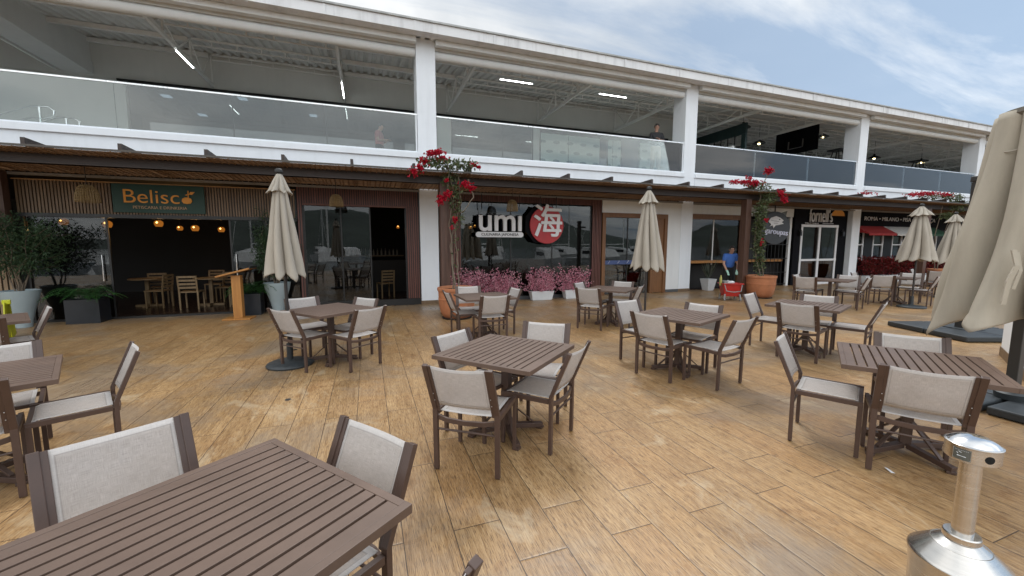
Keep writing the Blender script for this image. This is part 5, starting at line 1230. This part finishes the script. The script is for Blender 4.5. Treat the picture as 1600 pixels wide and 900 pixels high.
def standing(h=1.75, **kw):
    k = h / 1.75
    J = dict(pelvis=(0, 0, .95), waist=(0, .0, 1.10), chest=(0, 0, 1.30), neck=(0, .0, 1.49), jaw=(0, .03, 1.56), face=(0, .025, 1.635), crown=(0, .01, 1.68),
             shl=(-.185, 0, 1.40), shr=(.185, 0, 1.40), ell=(-.23, -.02, 1.12), elr=(.23, -.02, 1.12), wrl=(-.22, .10, .90), wrr=(.22, .10, .90),
             hipl=(-.095, 0, .88), hipr=(.095, 0, .88), knl=(-.11, .02, .48), knr=(.11, .02, .48), anl=(-.12, 0, .08), anr=(.12, 0, .08), toel=(-.14, .14, .035), toer=(.14, .14, .035))
    J.update(kw); return {n: (tuple(c * k for c in p) if n != 'look' else p) for n, p in J.items()}
# man on the terrace with crossed arms
person('person in dark long sleeved shirt and beige trousers with crossed arms', (9.60, 11.85, 3.85 + .16), R(168),
       standing(1.80, ell=(-.25, .07, 1.14), elr=(.25, .07, 1.14), wrl=(.02, .21, 1.20), wrr=(-.02, .23, 1.15), look=(.3, 1, 0)),
       pm('black_shirt', (.015, .015, .018), .7), pm('beige_trousers', (.36, .31, .25), .8), M_skin, sleeve='long')
MB().box(9.1, 10.2, 11.5, 12.4, 3.852, 4.009).build('terrace_step', M_gray, B)
# man with phone behind the left balustrade
person('person in a red t-shirt looking down at a phone behind the glass', (.50, 13.8, 3.85), R(-112),
       standing(1.62, jaw=(0, .06, 1.545), face=(0, .07, 1.615), crown=(0, .06, 1.675), ell=(-.24, .04, 1.13), elr=(.24, .04, 1.13), wrl=(-.06, .27, 1.17), wrr=(.06, .27, 1.17), look=(0, 1, -.5)),
       pm('red_shirt', (.36, .10, .10), .8), pm('dark_trousers', (.02, .02, .025), .8), M_skin2)
t = thing('mobile_phone', 'small dark phone held by the person in the red t-shirt', 'phone', (.80, 13.67, 4.99), R(-112))
MB().bar((0, -.05, -.03), (0, .06, .05), .07, .009).build('phone_body', M_foot, t)
# cleaner
person('person in blue shirt and black apron with pale green gloves by the bucket', (11.10, 9.92, 0.0), R(152),
       standing(1.66, waist=(0, .04, 1.08), chest=(0, .10, 1.27), neck=(0, .16, 1.45), jaw=(0, .22, 1.50), face=(0, .235, 1.575), crown=(0, .225, 1.62), shl=(-.18, .12, 1.37), shr=(.18, .12, 1.37), ell=(-.22, .18, 1.08), elr=(.22, .16, 1.08), wrl=(-.14, .36, .86), wrr=(.16, .34, .84), look=(.0, 1, -.25)),
       pm('blue_shirt', (.045, .13, .42), .8), pm('black_cloth', (.008, .008, .009), .8), M_skin, glasses=True, gloves=pm('mint_glove', (.30, .50, .42), .5))

# ================================================================== upper terrace furnishings
def tube_light(p, q, label):
    t = thing('tube_light', label, 'lamp', p, 0, 'tube lights under the terrace roof'); q = Vector(q) - Vector(p)
    g = MB(); g.bar((0, 0, .016), q + Vector((0, 0, .016)), .035, .02); g.build('housing', M_text, t)
    g = MB(); g.bar((0, 0, 0), q, .022, .018); g.build('diffuser', M_led, t)
tube_light((-4.47, 13.3, 6.655), (-4.47, 14.4, 6.655), 'slanting lit tube light on the left roof truss')
tube_light((-.55, 14.1, 6.655), (-.55, 15.5, 6.655), 'nearly upright lit tube light left of the first column')
tube_light((4.15, 12.6, 6.83), (5.25, 12.6, 6.83), 'level lit tube light right of the first column')
tube_light((7.75, 12.6, 6.83), (8.85, 12.6, 6.83), 'level lit tube light above the dark shirted person')
tube_light((10.95, 12.6, 6.83), (11.9, 12.6, 6.83), 'lit tube light just right of the second column')
def dome_lamp(x, y, z, label, lit=True):
    t = thing('dome_pendant', label, 'pendant lamp', (x, y, z), 0, 'black pendant lamps over the terrace')
    g = MB(); g.lathe([(.30, 0), (.28, .03), (.12, .13), (.05, .17), (.05, .24), (.001, .25)], 24); g.build('shade', M_dark, t, smooth=40)
    g = MB(); g.tube([(0, 0, .24), (0, 0, roofz(y) - z - .1)], .008, 6); g.build('cord', M_dark, t)
    if lit: g = MB(); g.lathe([(.001, -.06), (.05, -.03), (.06, .01), (.04, .05), (.001, .07)], 14); g.build('bulb', M_lamp2, t, smooth=60)
M_lamp2 = emit('warm_bulb', (1.0, .82, .42), 9.0)
dome_lamp(18.3, 15, 6.58, 'lit pendant lamp left of the black hanging board')
dome_lamp(22.8, 15, 7.28, 'lit pendant lamp right of the black hanging board')
dome_lamp(27.2, 15, 6.50, 'lit pendant lamp near the far upturned stools')
dome_lamp(32.7, 15.5, 6.75, 'lit pendant lamp at the right end of the fourth bay')
dome_lamp(15.6, 13.6, 6.7, 'small yellow pendant lamp by the teal frame')
t = thing('kiosk_frame', 'dark teal framed kiosk front with small panes behind the second column', 'kiosk')
g = MB(); g.box(14.95, 15.05, 12.9, 16.0, 6.25, 6.68); g.box(14.95, 15.05, 12.9, 13.1, 3.85, 6.24); g.box(14.95, 15.05, 15.8, 16.0, 3.85, 6.24); g.build('frame', pm('teal_paint', (.012, .035, .035), .5), t)
g = MB()
for k in range(7): g.bar((15, 13.1 + k * .36, 5.75), (15, 13.1 + k * .36, 6.25), .03, .03)
g.bar((15, 13.1, 5.76), (15, 15.8, 5.76), .03, .03); g.build('pane_bars', M_foot, t)
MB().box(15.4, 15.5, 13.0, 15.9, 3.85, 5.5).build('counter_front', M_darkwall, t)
t = thing('hanging_board', 'black board hung from the roof with a white square line mark', 'board')
g = MB(); g.box(19.96, 20.04, 13.35, 15.4, 6.10, 7.22); g.build('panel', M_black, t)
g = MB(); g.path([(19.93, 14.0, 6.72), (19.93, 14.0, 6.35), (19.93, 14.7, 6.35), (19.93, 14.7, 6.72)], .03, .05, up=(1, 0, 0)); g.build('line_mark', M_grypl, t)
g = MB()
for y in (13.6, 15.1): g.bar((20, y, 7.2), (20, y, roofz(y) - .05), .04, .04)
g.build('hanger', M_steel, t)
def upturned(x, y, label):
    t = thing('upturned_stool', label, 'stool', (x, y, 5.35), 0, 'stools turned upside down on the tables')
    g = MB(); g.box(-.3, .3, -.3, .3, .72, .78); g.build('seat', M_foot, t)
    for a, b in ((-1, -1), (1, -1), (1, 1), (-1, 1)): g = MB(); g.bar((a * .12, b * .12, .72), (a * .26, b * .26, 0), .04, .04); g.build('leg', M_foot, t)
for i, (x, y) in enumerate(((21.2, 13.2), (28.0, 13.4))): upturned(x, y, ('high black stool silhouette left of the third column', 'high black stool silhouette in the fourth bay')[i]); 
for x, y, l in ((21.2, 13.2, 'dark bar table behind the balustrade left of the third column'), (28.0, 13.4, 'dark bar table behind the fourth balustrade')):
    t = thing('bar_table', l, 'table', (x, y, 3.85)); MB().box(-.5, .5, -.5, .5, 1.45, 1.5).build('tabletop', M_foot, t); MB().box(-.05, .05, -.05, .05, 0, 1.45).build('pedestal', M_foot, t)
# stair railing at the upper left
t = thing('stair_railing', 'bent stainless handrail with glass behind the left balustrade', 'railing', (0, 0, 0))
for dy in (0, .9):
    g = MB(); g.tube([(-8.4, 13 + dy, 4.35), (-7.30, 13 + dy, 4.86), (-6.95, 13 + dy, 4.88), (-6.86, 13 + dy, 4.8), (-6.88, 13 + dy, 4.66), (-7.05, 13 + dy, 4.60), (-7.3, 13 + dy, 4.60), (-8.0, 13 + dy, 4.25)], .022, 8); g.build('handrail', M_polish, t, smooth=60)
    g = MB(); g.tube([(-7.12, 13 + dy, 3.85), (-7.12, 13 + dy, 4.86)], .022, 8); g.build('post', M_polish, t, smooth=40)
MB().box(-8.3, -7.2, 13.0, 13.01, 3.9, 4.5).build('glass_panel', M_bal, t)
# lit ceiling panels in the room behind the terrace glass
for x, y, l in ((-3.9, 17.0, 'square lit ceiling panel seen near the top of the left glass'), (-6.3, 17.6, 'small lit ceiling panel, upper of the left pair'), (-5.9, 19.6, 'small lit ceiling panel, lower of the left pair'), (-1.8, 18.2, 'small lit ceiling panel left of the red shirted person')):
    t = thing('ceiling_panel_light', l, 'lamp', (x, y, 6.74), 0, 'lit ceiling panels in the upper room'); MB().box(-.13, .13, -.13, .13, -.03, .0).build('diffuser', M_panel, t)
# ================================================================== inside the shops
def amber(x, y, z, label, s=1.0, light=True):
    s *= .68
    t = thing('amber_pendant', label, 'pendant lamp', (x, y, z), 0, 'amber pendant lamps inside the shops')
    g = MB(); g.lathe([(.10 * s, -.10 * s), (.14 * s, 0), (.13 * s, .08 * s), (.07 * s, .13 * s)], 20); o = g.build('shade', M_lampsh, t, smooth=60); sm = o.modifiers.new('solid', 'SOLIDIFY'); sm.thickness = .004
    g = MB(); g.lathe([(.001, -.03 * s), (.035 * s, 0), (.001, .045 * s)], 12, (0, -.141 * s, .03)); g.build('bulb', M_lamp, t, smooth=60)
    g = MB(); g.tube([(0, 0, .13 * s), (0, 0, 3.07 - z)], .004, 5); g.build('cord', M_foot, t)
    if light:
        l = bpy.data.lights.new('bulb_light', 'POINT'); l.energy = 2.5; l.color = (1, .55, .2); l.shadow_soft_size = .1; lo = bpy.data.objects.new('bulb_light', l); COL.objects.link(lo); lo.parent = t; lo.location = (0, 0, -.16)
amber(-5.82, 12.4, 2.12, 'amber pendant lamp nearest the left edge of the open doorway')
amber(-4.98, 12.8, 2.17, 'amber pendant lamp second from left in the open doorway')
amber(-4.97, 14.0, 2.10, 'dim amber pendant lamp in the middle of the open doorway', .8)
amber(-4.48, 13.6, 2.09, 'amber pendant lamp right of the middle in the open doorway')
amber(-3.95, 13.9, 2.07, 'amber pendant lamp rightmost in the open doorway', .9)
amber(-6.93, 13.0, 2.19, 'amber pendant lamp seen through the dark shrub', 1, False)
amber(3.23, 13.0, 2.2, 'small amber lamp left under the umi lettering', .6, False)
amber(3.45, 13.3, 2.26, 'second small amber lamp under the umi lettering', .5, False)
amber(5.28, 13.0, 2.2, 'small amber lamp beside the red disc sign', .7)
amber(.93, 13.0, 2.18, 'small amber lamp inside the dark doorway by the first column', .5)
def cafe_chair():
    t = thing('cafe_chair', 'x', 'chair')
    for sx in (-1, 1):
        g = MB(); g.path([(sx * .19, -.2, 0), (sx * .19, -.2, .45), (sx * .19, -.25, .85)], .03, .035, up=(1, 0, 0)); g.build('leg', M_chairw, t)
        g = MB(); g.box(sx * .19 - .016, sx * .19 + .016, .17, .2, 0, .43); g.build('leg', M_chairw, t)
    MB().box(-.21, .21, -.2, .21, .43, .46).build('seat', M_chairw, t)
    for z in (.56, .65, .74, .83): g = MB(); g.bar((-.18, -.215 - (z - .45) * .11, z), (.18, -.215 - (z - .45) * .11, z), .02, .05); g.build('back_slat', M_chairw, t)
    return t
cc = cafe_chair(); first = [True]
for x, y, a, l in ((-4.25, 12.35, 0, 'wooden cafe chair nearest the lectern inside the doorway'), (-3.75, 13.3, 170, 'wooden cafe chair behind the first one inside the doorway'), (-5.15, 12.9, 80, 'wooden cafe chair at the left inside the doorway'), (-5.5, 13.9, 10, 'wooden cafe chair deep inside the left of the shop'), (-4.4, 14.5, 180, 'wooden cafe chair at the back of the shop'), (-3.3, 12.6, 100, 'wooden cafe chair at the right inside the doorway'),
                   (.5, 13.0, 20, 'cafe chair in the dark behind the reddish shopfront glass'), (8.0, 12.3, 200, 'wooden cafe chair behind the timber door glass'), (8.6, 12.8, 10, 'wooden cafe chair farther behind the timber door glass')):
    o = cc if first[0] else copy_tree(cc); first[0] = False; o.location = (x, y, .013); o.rotation_euler = (0, 0, R(a)); o['label'] = l; o['group'] = 'wooden cafe chairs inside the shops'
for x, y, l in ((-4.0, 12.9, 'pale round cafe table inside the doorway'), (-5.5, 13.2, 'cafe table at the left inside the doorway'), (8.3, 12.5, 'cafe table behind the timber door')):
    t = thing('cafe_table', l, 'table', (x, y, .013)); g = MB(); g.lathe([(.001, .72), (.38, .72), (.38, .745), (.001, .745)], 28); g.build('tabletop', M_chairw, t, smooth=30); MB().box(-.04, .04, -.04, .04, .06, .72).build('pedestal', M_chairw, t)
    g = MB(); g.box(-.28, .28, -.03, .03, 0, .05); g.box(-.03, .03, -.28, -.031, 0, .05); g.box(-.03, .03, .031, .28, 0, .05); g.build('foot', M_chairw, t)
t = thing('bar_counter', 'lit bar counter with bottles deep behind the dark doorway', 'counter', (.2, 14.8, .013))
MB().box(-1.0, 1.1, -.3, .3, 0, 1.1).build('counter_body', M_darkwall, t); MB().box(-1.0, 1.1, .9, 1.1, 1.2, 1.24).build('shelf', M_chairw, t)
M_bot = pm('bottle_glass', (.25, .22, .18), .2)
rnd = random.Random(2)
for k in range(14):
    b = thing('bottle', 'small bottle on the back shelf behind the bar counter', 'bottle', (-.75 + k * .14, 15.8, 1.254), 0, 'bottles behind the bar counter')
    hh = rnd.uniform(.2, .3); g = MB(); g.lathe([(.001, 0), (.035, 0), (.035, hh * .6), (.013, hh * .8), (.013, hh), (.001, hh)], 10); g.build('bottle_body', M_bot, b, smooth=40)
